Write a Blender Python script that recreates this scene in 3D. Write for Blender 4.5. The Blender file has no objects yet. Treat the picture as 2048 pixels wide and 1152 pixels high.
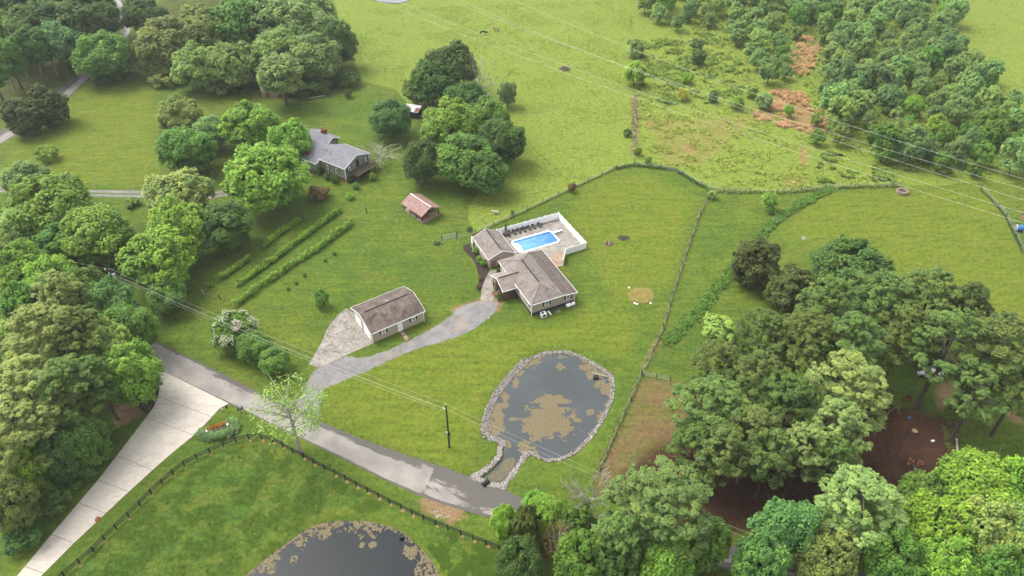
import bpy, bmesh, math, random
import numpy as np
from mathutils import Vector, Matrix
rnd = random.Random(7)
npr = np.random.RandomState(7)
SC = bpy.context.scene
COL = SC.collection
R_ = math.radians

# ------------------------------------------------------------------ camera
FPX, PITCH, CAMH = 1500.0, 40.0, 103.0
cd = bpy.data.cameras.new('camera'); cam = bpy.data.objects.new('camera', cd); COL.objects.link(cam)
cd.sensor_width = 36.0; cd.lens = 36.0 * FPX / 2048.0; cd.clip_start = 0.5; cd.clip_end = 9000
cam.location = (0, 0, CAMH); cam.rotation_euler = (R_(90 - PITCH), 0, 0)
SC.camera = cam
# ------------------------------------------------------------------ light
SUN_EL, SUN_AZ = 58.0, -62.0           # degrees; azimuth clockwise from +Y (view direction)
w = bpy.data.worlds.new('World'); SC.world = w; w.use_nodes = True
nt = w.node_tree; nt.nodes.clear()
sky = nt.nodes.new('ShaderNodeTexSky'); sky.sky_type = 'NISHITA'; sky.sun_disc = False
sky.sun_elevation = R_(SUN_EL); sky.sun_rotation = R_(SUN_AZ); sky.dust_density = 4.0; sky.air_density = 1.0
hs = nt.nodes.new('ShaderNodeHueSaturation'); hs.inputs['Saturation'].default_value = 0.22
bg = nt.nodes.new('ShaderNodeBackground'); bg.inputs['Strength'].default_value = 0.15
wo = nt.nodes.new('ShaderNodeOutputWorld')
nt.links.new(sky.outputs[0], hs.inputs['Color']); nt.links.new(hs.outputs[0], bg.inputs['Color']); nt.links.new(bg.outputs[0], wo.inputs['Surface'])
sl = bpy.data.lights.new('sun', 'SUN'); sl.energy = .85; sl.angle = R_(30); sl.color = (1.0, 0.95, 0.86)
so = bpy.data.objects.new('sun', sl); COL.objects.link(so)
a, e = R_(SUN_AZ), R_(SUN_EL)
sdir = Vector((math.sin(a) * math.cos(e), math.cos(a) * math.cos(e), math.sin(e)))
so.rotation_euler = sdir.to_track_quat('Z', 'Y').to_euler()
so.location = (-80, 60, 160)
vs = SC.view_settings; vs.view_transform = 'Standard'; vs.look = 'None'; vs.gamma = 1.0; vs.exposure = 1.53
vs.use_curve_mapping = False

# ------------------------------------------------------------------ helpers
_p = R_(PITCH)
_F = np.array([0, math.cos(_p), -math.sin(_p)]); _U = np.array([0, math.sin(_p), math.cos(_p)])
def P(x, y, h=0.0):
    """point of the terrain (or at height h) surveyed from the photograph"""
    d = _F + np.array([1, 0, 0]) * (x - 1024) / FPX + _U * (576 - y) / FPX
    t = (h - CAMH) / d[2]
    return Vector((d[0] * t, d[1] * t, h))
def P2(pts, h=0.0): return [P(x, y, h) for x, y in pts]
def lin(c):
    return tuple((v / 12.92 if v <= 0.04045 else ((v + 0.055) / 1.055) ** 2.4) for v in c)
def C(r, g, b, k=0.5):
    k *= .81
    l = lin((r / 255, g / 255, b / 255)); return (l[0] * k, l[1] * k, l[2] * k, 1)

class NB:
    def __init__(s, name):
        s.m = bpy.data.materials.new(name); s.m.use_nodes = True; s.nt = s.m.node_tree; s.nt.nodes.clear()
        s.out = s.n('ShaderNodeOutputMaterial')
    def n(s, t, **kw):
        x = s.nt.nodes.new(t)
        for k, v in kw.items(): setattr(x, k, v)
        return x
    def l(s, a, b): s.nt.links.new(a, b)
    def setin(s, sock, v):
        if hasattr(v, 'is_linked') or hasattr(v, 'links'): s.l(v, sock)
        else: sock.default_value = v
    def pos(s): return s.n('ShaderNodeNewGeometry').outputs['Position']
    def obj(s): return s.n('ShaderNodeTexCoord').outputs['Object']
    def mapping(s, v, scale=(1, 1, 1), rot=(0, 0, 0)):
        m = s.n('ShaderNodeMapping'); s.l(v, m.inputs['Vector']); m.inputs['Scale'].default_value = scale; m.inputs['Rotation'].default_value = rot
        return m.outputs[0]
    def noise(s, v, scale, detail=3, rough=0.55, dist=0.0):
        x = s.n('ShaderNodeTexNoise'); s.l(v, x.inputs['Vector']); x.inputs['Scale'].default_value = scale
        x.inputs['Detail'].default_value = detail; x.inputs['Roughness'].default_value = rough; x.inputs['Distortion'].default_value = dist
        return x.outputs['Fac']
    def mr(s, v, a, b, c=0.0, d=1.0):
        x = s.n('ShaderNodeMapRange'); s.setin(x.inputs[0], v)
        x.inputs[1].default_value = a; x.inputs[2].default_value = b; x.inputs[3].default_value = c; x.inputs[4].default_value = d
        return x.outputs[0]
    def math(s, op, a, b=0.0):
        x = s.n('ShaderNodeMath', operation=op); s.setin(x.inputs[0], a); s.setin(x.inputs[1], b); return x.outputs[0]
    def mix(s, f, a, b, mode='MIX'):
        x = s.n('ShaderNodeMix', data_type='RGBA', blend_type=mode); s.setin(x.inputs[0], f); s.setin(x.inputs[6], a); s.setin(x.inputs[7], b); return x.outputs[2]
    def attr(s, name):
        x = s.n('ShaderNodeAttribute'); x.attribute_name = name; return x.outputs['Fac']
    def bump(s, h, strength=0.5, dist=0.1):
        x = s.n('ShaderNodeBump'); s.l(h, x.inputs['Height']); x.inputs['Strength'].default_value = strength; x.inputs['Distance'].default_value = dist; return x.outputs[0]
    def bsdf(s, color, rough=0.8, spec=0.3, normal=None, metal=0.0):
        x = s.n('ShaderNodeBsdfPrincipled'); s.setin(x.inputs['Base Color'], color); s.setin(x.inputs['Roughness'], rough)
        x.inputs['Specular IOR Level'].default_value = spec; x.inputs['Metallic'].default_value = metal
        if normal is not None: s.l(normal, x.inputs['Normal'])
        s.l(x.outputs[0], s.out.inputs[0]); return x

def simple(name, col, var=0.25, scale=2.0, rough=0.75, spec=0.3, bump=0.0, metal=0.0, stretch=(1, 1, 1)):
    b = NB(name); v = b.mapping(b.obj(), stretch)
    n1 = b.noise(v, scale, 4, 0.6); n2 = b.noise(v, scale * 6, 3, 0.6)
    f = b.mr(b.math('ADD', b.math('MULTIPLY', n1, 0.6), b.math('MULTIPLY', n2, 0.4)), 0.3, 0.7, 1 - var, 1 + var)
    c = b.mix(1.0, col, b.n('ShaderNodeCombineColor').outputs[0], 'MULTIPLY')
    cc = c.node.inputs[7].links[0].from_node
    for i in range(3): b.l(f, cc.inputs[i])
    b.bsdf(c, rough, spec, b.bump(n2, bump, 0.05) if bump else None, metal)
    return b.m

M = {}
M['white'] = simple('white_vinyl', C(250, 250, 250, 1.05), .06, 1.5, .5)
M['trim'] = simple('white_trim', C(245, 245, 242, 1.0), .08, 1.5, .5)
M['siding'] = simple('tan_siding', C(222, 202, 182, .66), .07, .8, .7)
M['sage'] = simple('sage_siding', C(190, 196, 172, .5), .08, .8, .7)
M['found'] = simple('dark_blue_foundation', C(78, 88, 108, .45), .2, 2, .8)
M['brick'] = simple('red_brick', C(170, 98, 82, .5), .3, 6, .85)
M['glass'] = simple('window_glass', (0.03, 0.04, 0.05, 1), .1, 1, .08, .6)
M['shutter'] = simple('dark_shutter', C(52, 55, 58, .5), .1, 3, .7)
M['redwood'] = simple('stained_wood', C(150, 105, 82, .5), .3, 5, .8, stretch=(1, 1, .2))
M['deckwood'] = simple('weathered_deck_wood', C(105, 92, 84, .5), .3, 4, .85)
M['black'] = simple('black_paint', C(46, 44, 42, .4), .3, 3, .7)
M['pole'] = simple('creosoted_wood', C(92, 80, 66, .5), .35, 3, .9, stretch=(3, 3, .3))
M['metal'] = simple('galvanised_metal', C(205, 208, 208, .6), .1, 2, .45, .5)
M['wire'] = simple('aluminium_wire', C(235, 235, 225, .75), .05, 1, .5, .5)
M['rust'] = simple('rusty_iron', C(165, 100, 70, .5), .35, 5, .85)
M['bluepl'] = simple('blue_wrap', C(80, 150, 225, .55), .15, 2, .4)
M['orange'] = simple('orange_paint', C(225, 130, 85, .55), .2, 4, .6)
M['red'] = simple('red_paint', C(210, 50, 45, .6), .1, 4, .5)
M['stone'] = simple('pale_stone', C(225, 215, 208, .6), .25, 4, .9, bump=.4)
M['darkstone'] = simple('dark_stone', C(120, 105, 92, .5), .3, 4, .9)
M['straw'] = simple('dry_straw', C(222, 200, 140, .5), .25, 8, .95)
M['ash'] = simple('ash_and_char', C(72, 60, 58, .5), .5, 8, .95)
M['wood'] = simple('bare_wood', C(205, 170, 130, .5), .25, 4, .85, stretch=(1, 1, .3))
M['lounge'] = simple('grey_wicker', C(104, 98, 92, .5), .3, 20, .85)
M['cover'] = simple('dark_canvas', C(60, 66, 74, .45), .2, 4, .85)
M['cream'] = simple('cream_hide', C(235, 225, 205, .6), .2, 4, .9)
M['darkhide'] = simple('dark_hide', C(66, 56, 46, .5), .3, 4, .9)
M['tanhide'] = simple('tan_hide', C(200, 160, 130, .5), .3, 4, .9)
M['bark'] = simple('grey_brown_bark', C(120, 108, 92, .5), .35, 2, .95, bump=.6, stretch=(2, 2, .4))
M['palebark'] = simple('pale_dead_bark', C(194, 190, 170, .58), .2, 2, .95)
M['yellowstem'] = simple('yellowish_stem', C(170, 150, 90, .5), .2, 2, .9)
M['mulch'] = simple('dark_mulch', C(78, 62, 54, .5), .45, 5, .95, bump=.8)
M['bluepool'] = simple('pool_liner', C(84, 160, 226, .75), .10, .5, .5)
M['carwhite'] = simple('white_car_paint', C(235, 240, 238, .8), .03, 1, .2, .6)
M['tyre'] = simple('black_rubber', C(40, 40, 42, .4), .2, 3, .85)
M['orangeflower'] = simple('orange_petals', C(205, 138, 50, .6), .3, 9, .8)
M['tan'] = simple('tan_hay', C(190, 170, 145, .5), .35, 6, .95, bump=.6)

def shingle(name, c1, c2, dark):
    b = NB(name); v = b.obj()
    n1 = b.noise(v, .45, 6, .72, .6); n2 = b.noise(v, 2.6, 6, .8); n3 = b.noise(v, 9, 3, .7)
    c = b.mix(b.mr(n1, .35, .65), c1, c2)
    c = b.mix(b.math('MULTIPLY', b.mr(b.noise(v, .8, 5, .7, .8), .5, .68), .7), c, dark)
    k = b.n('ShaderNodeCombineColor'); f = b.mr(b.math('ADD', b.math('MULTIPLY', n2, .6), b.math('MULTIPLY', n3, .4)), .36, .64, .62, 1.32)
    for i in range(3): b.l(f, k.inputs[i])
    c = b.mix(1.0, c, k.outputs[0], 'MULTIPLY')
    b.bsdf(c, .9, .2, b.bump(n3, .35, .04)); return b.m
M['shingle'] = shingle('brown_shingles', C(172, 161, 152, .62), C(148, 138, 131, .58), C(104, 97, 93, .54))
M['shingle2'] = shingle('tan_shingles', C(186, 170, 160, .60), C(168, 154, 146, .58), C(132, 121, 115, .54))
M['shingledark'] = shingle('dark_addition_shingles', C(132, 121, 113, .56), C(118, 108, 101, .54), C(94, 86, 82, .52))
M['shinglegrey'] = shingle('grey_shingles', C(176, 176, 182, .5), C(156, 156, 164, .5), C(132, 132, 140, .5))
M['shinglegar'] = shingle('stained_brown_shingles', C(156, 140, 129, .58), C(112, 98, 91, .54), C(76, 67, 64, .50))

def redmetal():
    b = NB('red_faded_metal'); v = b.mapping(b.obj(), (1, 1, 1))
    n = b.noise(b.mapping(v, (.5, 2.2, 1)), 1.6, 5, .7, .5); n2 = b.noise(v, 5, 4, .7)
    c = b.mix(b.mr(n, .4, .6), C(168, 116, 106, .58), C(190, 166, 156, .60))
    c = b.mix(b.mr(n2, .58, .7), c, C(124, 68, 60, .5)); b.bsdf(c, .7, .25); return b.m
M['redmetal'] = redmetal()

def concrete(name, c1, c2, stain, amt, st=(.5, 2, 1)):
    b = NB(name); v = b.pos()
    n1 = b.noise(v, .5, 5, .65, .5); n2 = b.noise(v, 2.2, 4, .7); n3 = b.noise(b.mapping(v, st, (0, 0, R_(55))), .8, 6, .75, .6); n4 = b.noise(v, 9, 3, .6)
    c = b.mix(b.mr(n1, .3, .7), c1, c2)
    c = b.mix(b.math('MULTIPLY', b.mr(b.math('ADD', b.math('MULTIPLY', n3, .6), b.math('MULTIPLY', n2, .4)), .42, .66), amt), c, stain)
    k = b.n('ShaderNodeCombineColor'); f = b.mr(n4, .3, .7, .9, 1.1)
    for i in range(3): b.l(f, k.inputs[i])
    b.bsdf(b.mix(1.0, c, k.outputs[0], 'MULTIPLY'), .85, .25, b.bump(n4, .15, .02)); return b.m
M['concrete'] = concrete('pale_concrete', C(232, 223, 207, .70), C(216, 206, 190, .68), C(182, 172, 160, .62), .6)
M['oldconc'] = concrete('stained_concrete', C(204, 197, 184, .64), C(178, 170, 158, .60), C(112, 104, 95, .54), 1.0, (.7, .8, 1))
M['deckconc'] = concrete('pool_deck_concrete', C(208, 201, 189, .62), C(180, 172, 160, .58), C(112, 101, 91, .52), .95)
M['flag'] = concrete('flagstone_gravel', C(232, 208, 182, .55), C(205, 170, 145, .5), C(160, 130, 110, .5), .8)
M['joint'] = simple('joint_dirt', C(120, 108, 94, .45), .3, 3, .95)

def gravel():
    b = NB('grey_gravel'); v = b.pos()
    n1 = b.noise(v, .35, 4, .6, .4); n2 = b.noise(v, 3, 5, .75); n3 = b.noise(v, 14, 3, .7)
    c = b.mix(b.mr(n1, .35, .65), C(174, 171, 166, .60), C(148, 145, 142, .56))
    c = b.mix(b.mr(n2, .5, .7), c, C(114, 112, 116, .5))
    c = b.mix(b.math('MULTIPLY', b.mr(b.noise(v, .22, 4, .6), .56, .72), .6), c, C(200, 176, 150, .5))
    k = b.n('ShaderNodeCombineColor'); f = b.mr(n3, .3, .7, .75, 1.25)
    for i in range(3): b.l(f, k.inputs[i])
    b.bsdf(b.mix(1.0, c, k.outputs[0], 'MULTIPLY'), .95, .2, b.bump(n3, .6, .05)); return b.m
M['gravel'] = gravel()

def asphalt(name, dark_from=None):
    b = NB(name); uv = b.n('ShaderNodeUVMap').outputs[0]; v = b.pos()
    sep = b.n('ShaderNodeSeparateXYZ'); b.l(uv, sep.inputs[0]); u, vv = sep.outputs[0], sep.outputs[1]
    st = b.mapping(uv, (.10, 1.1, 1)); n1 = b.noise(st, 1.0, 6, .72, .4); n2 = b.noise(v, 8, 3, .7); n3 = b.noise(v, .25, 3, .6)
    edge = b.math('ABSOLUTE', vv)
    lightc = b.mix(b.mr(n3, .35, .65), C(180, 174, 164, .64), C(158, 152, 145, .60))
    darkc = C(120, 115, 108, .54)
    # worn-away light top layer: dark bands at the lower side and along the edges
    low = b.mr(vv, -1.0, .1, 1.0, 0.0)
    ed = b.mr(edge, .80, .96, 0.0, 1.0)
    s = b.math('ADD', b.math('MULTIPLY', n1, 1.0), b.math('MULTIPLY', low, .46))
    s = b.math('ADD', s, b.math('MULTIPLY', ed, .6))
    if dark_from is not None:
        s = b.math('ADD', s, b.mr(u, dark_from - .3, dark_from + .3, -.16, .10))
        s = b.math('SUBTRACT', s, b.mr(u, 0, dark_from * .5, .26, 0.0))
    m = b.mr(s, .60, .66)
    c = b.mix(m, lightc, darkc)
    k = b.n('ShaderNodeCombineColor'); f = b.mr(n2, .3, .7, .86, 1.14)
    for i in range(3): b.l(f, k.inputs[i])
    b.bsdf(b.mix(1.0, c, k.outputs[0], 'MULTIPLY'), .9, .25, b.bump(n2, .2, .02)); return b.m

def leafmat(name, trans=.34):
    b = NB(name); oi = b.n('ShaderNodeObjectInfo'); t = b.attr('tint'); rn = oi.outputs['Random']
    base = oi.outputs['Color']
    dk = b.mix(1.0, base, (.52, .64, .70, 1), 'MULTIPLY'); br = b.mix(1.0, base, (1.62, 1.42, 1.05, 1), 'MULTIPLY')
    c = b.mix(t, dk, br)
    c2 = b.n('ShaderNodeHueSaturation'); b.l(c, c2.inputs['Color']); b.l(b.mr(rn, 0, 1, .485, .515), c2.inputs['Hue']); b.l(b.mr(rn, 0, 1, .86, 1.12), c2.inputs['Value'])
    p = b.n('ShaderNodeBsdfPrincipled'); b.l(c2.outputs[0], p.inputs['Base Color']); p.inputs['Roughness'].default_value = .65; p.inputs['Specular IOR Level'].default_value = .25
    tr = b.n('ShaderNodeBsdfTranslucent'); b.l(c2.outputs[0], tr.inputs['Color'])
    mx = b.n('ShaderNodeMixShader'); mx.inputs[0].default_value = trans; b.l(p.outputs[0], mx.inputs[1]); b.l(tr.outputs[0], mx.inputs[2]); b.l(mx.outputs[0], b.out.inputs[0])
    return b.m
M['leaf'] = leafmat('foliage')
def blademat():
    b = NB('grass_blade'); base = b.n('ShaderNodeObjectInfo').outputs['Color']; t = b.attr('tint')
    c = b.mix(t, b.mix(1.0, base, (.8, .86, .85, 1), 'MULTIPLY'), b.mix(1.0, base, (1.2, 1.14, 1.0, 1), 'MULTIPLY'))
    vm = b.n('ShaderNodeVectorMath', operation='MULTIPLY_ADD'); b.l(b.n('ShaderNodeNewGeometry').outputs['Normal'], vm.inputs[0]); vm.inputs[1].default_value = (.3, .3, .3); vm.inputs[2].default_value = (0, 0, 1)
    nn = b.n('ShaderNodeVectorMath', operation='NORMALIZE'); b.l(vm.outputs[0], nn.inputs[0])
    d = b.n('ShaderNodeBsdfDiffuse'); b.l(c, d.inputs[0]); b.l(nn.outputs[0], d.inputs['Normal']); b.l(d.outputs[0], b.out.inputs[0]); return b.m
M['blade'] = blademat()

def water(name, base, rough=.03):
    b = NB(name); v = b.pos(); n = b.noise(v, 1.2, 3, .6)
    c = b.mix(b.mr(b.noise(v, .12, 3, .6), .35, .65), base, tuple(x * .8 for x in base[:3]) + (1,))
    b.bsdf(c, rough, .27, b.bump(n, .03, .05)); return b.m
M['pond'] = water('murky_pond_water', (.052, .060, .061, 1))
M['pond2'] = water('dark_pond_water', (.006, .009, .010, 1))
M['farpond'] = water('far_pond_water', (.13, .14, .15, 1))
def poolwater():
    b = NB('pool_water'); v = b.pos(); sx = b.n('ShaderNodeSeparateXYZ'); b.l(b.obj(), sx.inputs[0]); n = b.noise(v, .5, 4, .6, .5)
    c = b.mix(b.mr(b.math('ADD', n, b.mr(sx.outputs[0], 0, 10, .25, -.25)), .3, .7), C(60, 128, 208, .78), C(104, 166, 226, .84))
    b.bsdf(c, .06, .5, b.bump(b.noise(v, 3, 3, .6), .05, .05)); return b.m
M['poolwater'] = poolwater()
def algae():
    b = NB('tan_algae_mat'); v = b.pos(); n = b.noise(v, 3, 5, .75)
    c = b.mix(b.mr(n, .35, .65), C(134, 121, 92, .50), C(172, 157, 120, .56)); b.bsdf(c, .95, .15, b.bump(n, .5, .05)); return b.m
M['algae'] = algae()

# ---------------- mesh building
class MB:
    def __init__(s): s.v = []; s.f = []; s.t = []
    def add(s, vs, fs, tint=0.5):
        o = len(s.v); s.v += [tuple(x) for x in vs]; s.f += [tuple(i + o for i in f) for f in fs]; s.t += [tint] * len(fs); return s
    def box(s, c, d, rz=0.0, taper=1.0):
        x, y, z = d[0] / 2, d[1] / 2, d[2] / 2; cs, sn = math.cos(rz), math.sin(rz); vs = []
        for k, q in ((-1, 1.0), (1, taper)):
            for i, j in ((-1, -1), (1, -1), (1, 1), (-1, 1)):
                px, py = i * x * q, j * y * q
                vs.append((c[0] + px * cs - py * sn, c[1] + px * sn + py * cs, c[2] + k * z))
        return s.add(vs, [(3, 2, 1, 0), (4, 5, 6, 7), (0, 1, 5, 4), (1, 2, 6, 5), (2, 3, 7, 6), (3, 0, 4, 7)])
    def tube(s, pts, rads, n=6, cap=True):
        pts = [Vector(p) for p in pts]; rings = []
        for i, p in enumerate(pts):
            d = (pts[min(i + 1, len(pts) - 1)] - pts[max(i - 1, 0)]).normalized()
            up = Vector((0, 0, 1)) if abs(d.z) < .9 else Vector((1, 0, 0))
            u = d.cross(up).normalized(); v = d.cross(u)
            r = rads[i] if hasattr(rads, '__len__') else rads
            rings.append([p + u * (r * math.cos(2 * math.pi * k / n)) + v * (r * math.sin(2 * math.pi * k / n)) for k in range(n)])
        vs = [q for r in rings for q in r]; fs = []
        for i in range(len(pts) - 1):
            for k in range(n): fs.append((i * n + k, i * n + (k + 1) % n, (i + 1) * n + (k + 1) % n, (i + 1) * n + k))
        if cap: fs.append(tuple(range(n - 1, -1, -1))); fs.append(tuple((len(pts) - 1) * n + k for k in range(n)))
        return s.add(vs, fs)
    def beam(s, a, b, wd, ht):
        a, b = Vector(a), Vector(b); d = (b - a).normalized(); up = Vector((0, 0, 1)) if abs(d.z) < .95 else Vector((0, 1, 0))
        u = d.cross(up).normalized() * wd / 2; v = u.cross(d).normalized() * ht / 2
        vs = [a - u - v, a + u - v, a + u + v, a - u + v, b - u - v, b + u - v, b + u + v, b - u + v]
        return s.add(vs, [(3, 2, 1, 0), (4, 5, 6, 7), (0, 1, 5, 4), (1, 2, 6, 5), (2, 3, 7, 6), (3, 0, 4, 7)])
    def prism(s, poly, z0, z1):
        n = len(poly)
        ar = sum(poly[i][0] * poly[(i + 1) % n][1] - poly[(i + 1) % n][0] * poly[i][1] for i in range(n))
        if ar < 0: poly = poly[::-1]
        vs = [(p[0], p[1], z0) for p in poly] + [(p[0], p[1], z1) for p in poly]
        return s.add(vs, [tuple(range(n - 1, -1, -1)), tuple(range(n, 2 * n))] + [(i, (i + 1) % n, n + (i + 1) % n, n + i) for i in range(n)])
    def shell(s, vs, faces, th):
        n = len(vs); ed = {}
        for f in faces:
            for i in range(len(f)): ed[(f[i], f[(i + 1) % len(f)])] = 1
        fs = [tuple(f) for f in faces] + [tuple(i + n for i in f[::-1]) for f in faces]
        for (i, j) in ed:
            if (j, i) not in ed: fs.append((j, i, i + n, j + n))
        return s.add(list(vs) + [(v[0], v[1], v[2] - th) for v in vs], fs)
    def disc(s, c, rx, ry, h, n=12, top=1.0, rz=0):
        vs = []
        for z, q in ((0, 1), (h, top)):
            for k in range(n):
                a = 2 * math.pi * k / n; x, y = rx * q * math.cos(a), ry * q * math.sin(a)
                vs.append((c[0] + x * math.cos(rz) - y * math.sin(rz), c[1] + x * math.sin(rz) + y * math.cos(rz), c[2] + z))
        return s.add(vs, [tuple(range(n - 1, -1, -1)), tuple(range(n, 2 * n))] + [(k, (k + 1) % n, n + (k + 1) % n, n + k) for k in range(n)])
    def rock(s, c, r, seed=0, flat=.7):
        rr = random.Random(seed); n = 6; vs = [(c[0], c[1], c[2] + r * flat)]
        for z, q in ((.35, .75), (-.2, 1.0)):
            for k in range(n):
                a = 2 * math.pi * k / n + rr.random() * .5; g = r * q * (.8 + .4 * rr.random()); vs.append((c[0] + g * math.cos(a), c[1] + g * math.sin(a), c[2] + r * flat * z))
        fs = [(0, 1 + k, 1 + (k + 1) % n) for k in range(n)] + [(1 + k, 7 + k, 7 + (k + 1) % n, 1 + (k + 1) % n) for k in range(n)]
        return s.add(vs, fs, rr.random())
    def mesh(s, name, mat, smooth=False):
        me = bpy.data.meshes.new(name); me.from_pydata(s.v, [], s.f); me.materials.append(mat)
        at = me.attributes.new('tint', 'FLOAT', 'FACE'); at.data.foreach_set('value', s.t)
        if smooth: me.polygons.foreach_set('use_smooth', [True] * len(me.polygons))
        me.update(); return me
    def build(s, name, mat, parent=None, label=None, smooth=False):
        return link(name, s.mesh(name, M[mat] if isinstance(mat, str) else mat, smooth), parent, label)

def link(name, me, parent=None, label=None):
    o = bpy.data.objects.new(name, me); COL.objects.link(o)
    if parent is not None: o.parent = parent
    if label: o['label'] = label
    return o
def tag(o, label, cat, group=None):
    o['label'] = label; o['category'] = cat
    if group: o['group'] = group
    return o
def thing(name, label, cat, loc=(0, 0, 0), rz=0.0, group=None, scale=None):
    o = bpy.data.objects.new(name, None); o.empty_display_size = .5; COL.objects.link(o); o.location = loc; o.rotation_euler = (0, 0, rz)
    if scale: o.scale = scale
    return tag(o, label, cat, group)
def structure(o): o['kind'] = 'structure'; return o
def stuff(o): o['kind'] = 'stuff'; return o
def dup(root, loc, rz, label=None, group=None, scale=None):
    r = root.copy(); COL.objects.link(r); r.location = loc; r.rotation_euler = (0, 0, rz)
    if scale: r.scale = scale
    if label: r['label'] = label
    if group: r['group'] = group
    for ch in root.children:
        c = ch.copy(); COL.objects.link(c); c.parent = r
        for g in ch.children:
            d = g.copy(); COL.objects.link(d); d.parent = c
    return r

def smooth_poly(pts, closed=True, k=4):
    pts = [np.array(p[:2], float) for p in pts]; n = len(pts); out = []
    for i in range(n if closed else n - 1):
        p0, p1, p2, p3 = [pts[(i + j) % n] if closed else pts[min(max(i + j, 0), n - 1)] for j in (-1, 0, 1, 2)]
        for t in np.arange(k) / k:
            out.append(tuple(.5 * ((2 * p1) + (-p0 + p2) * t + (2 * p0 - 5 * p1 + 4 * p2 - p3) * t * t + (-p0 + 3 * p1 - 3 * p2 + p3) * t ** 3)))
    if not closed: out.append(tuple(pts[-1]))
    return out
def inside(X, Y, poly):
    r = np.zeros(X.shape, bool); n = len(poly)
    for i in range(n):
        x1, y1 = poly[i][:2]; x2, y2 = poly[(i + 1) % n][:2]
        if y1 == y2: continue
        c = ((y1 > Y) != (y2 > Y)) & (X < (x2 - x1) * (Y - y1) / (y2 - y1) + x1); r ^= c
    return r
def distline(X, Y, pts, closed=False):
    d = np.full(X.shape, 1e9); n = len(pts)
    for i in range(n if closed else n - 1):
        ax, ay = pts[i][:2]; bx, by = pts[(i + 1) % n][:2]; L = (bx - ax) ** 2 + (by - ay) ** 2 + 1e-9
        t = np.clip(((X - ax) * (bx - ax) + (Y - ay) * (by - ay)) / L, 0, 1)
        d = np.minimum(d, np.hypot(X - ax - t * (bx - ax), Y - ay - t * (by - ay)))
    return d
def sheet(name, poly, z, mat, th=0.0):
    """flat filled polygon, as a sheet or a slab"""
    bm = bmesh.new(); vs = [bm.verts.new((p[0], p[1], z)) for p in poly]
    for i in range(len(vs)): bm.edges.new((vs[i], vs[(i + 1) % len(vs)]))
    bmesh.ops.triangle_fill(bm, edges=bm.edges[:], use_beauty=True)
    for f in bm.faces:
        if f.normal.z < 0: f.normal_flip()
    if th:
        r = bmesh.ops.extrude_face_region(bm, geom=bm.faces[:]); 
        for v in [g for g in r['geom'] if isinstance(g, bmesh.types.BMVert)]: v.co.z = z
        for v in vs: v.co.z = z - th
        bmesh.ops.recalc_face_normals(bm, faces=bm.faces[:])
    me = bpy.data.meshes.new(name); bm.to_mesh(me); bm.free(); me.materials.append(M[mat] if isinstance(mat, str) else mat)
    return link(name, me)
def resample(pts, n):
    pts = [np.array(p[:2], float) for p in pts]; s = [0.0]
    for a, b in zip(pts, pts[1:]): s.append(s[-1] + np.linalg.norm(b - a))
    out = []
    for t in np.linspace(0, s[-1], n):
        i = min(max(np.searchsorted(s, t) - 1, 0), len(pts) - 2); q = (t - s[i]) / max(s[i + 1] - s[i], 1e-9); out.append(pts[i] + (pts[i + 1] - pts[i]) * q)
    return out
def ribbon(name, left, right, z, mat, n=60, wob=0.0):
    L = resample(left, n); Rr = resample(right, n); me = bpy.data.meshes.new(name); vs = []; uvs = []; fs = []; K = 8; u = 0
    for i in range(n):
        if i: u += np.linalg.norm((L[i] + Rr[i]) / 2 - (L[i - 1] + Rr[i - 1]) / 2)
        for k in range(K + 1):
            t = k / K; p = L[i] + (Rr[i] - L[i]) * t
            if k in (0, K) and wob: p = p + npr.uniform(-wob, wob, 2)
            vs.append((p[0], p[1], z)); uvs.append((u, t * 2 - 1))
    for i in range(n - 1):
        for k in range(K): fs.append((i * (K + 1) + k, i * (K + 1) + k + 1, (i + 1) * (K + 1) + k + 1, (i + 1) * (K + 1) + k))
    me.from_pydata(vs, [], fs); ul = me.uv_layers.new(name='UVMap')
    for lp in me.loops: ul.data[lp.index].uv = uvs[lp.vertex_index]
    bm = bmesh.new(); bm.from_mesh(me)
    if bm.faces and sum(f.normal.z for f in bm.faces) < 0: bmesh.ops.reverse_faces(bm, faces=bm.faces[:])
    bm.to_mesh(me); bm.free(); me.materials.append(M[mat]); return structure(link(name, me))

# ------------------------------------------------------------------ outlines shared by ground and objects
POND = smooth_poly(P2([(1012, 886), (1003, 905), (1030, 906), (1058, 903), (1095, 918), (1130, 912), (1160, 893), (1188, 862), (1210, 825), (1224, 785), (1222, 752), (1205, 738), (1172, 718), (1135, 704), (1098, 705), (1068, 714), (1040, 735), (1010, 770), (990, 800), (976, 838), (974, 868), (992, 874)]))
CREEK = smooth_poly(P2([(1016, 893), (1002, 915), (985, 938), (962, 958), (975, 966), (1000, 962), (1020, 945), (1035, 922), (1045, 905)]))
POND2 = smooth_poly(P2([(478, 1168), (505, 1135), (540, 1108), (580, 1078), (620, 1053), (665, 1041), (710, 1039), (755, 1045), (795, 1058), (830, 1085), (860, 1118), (878, 1150), (880, 1185), (860, 1230), (760, 1260), (620, 1260), (500, 1220)]))
FARPOND = smooth_poly(P2([(700, -14), (735, -3), (770, 4), (800, 5), (830, -4), (860, -14), (780, -24)]))
PO = Vector((1.87, 135.26, 0)); PA = R_(25.6)
def pl(x, y, z=0): return Vector((PO.x + x * math.cos(PA) - y * math.sin(PA), PO.y + x * math.sin(PA) + y * math.cos(PA), z))
POOL = [pl(0, 0), pl(9.9, 0), pl(9.9, 4.4), pl(0, 4.4)]

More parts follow.
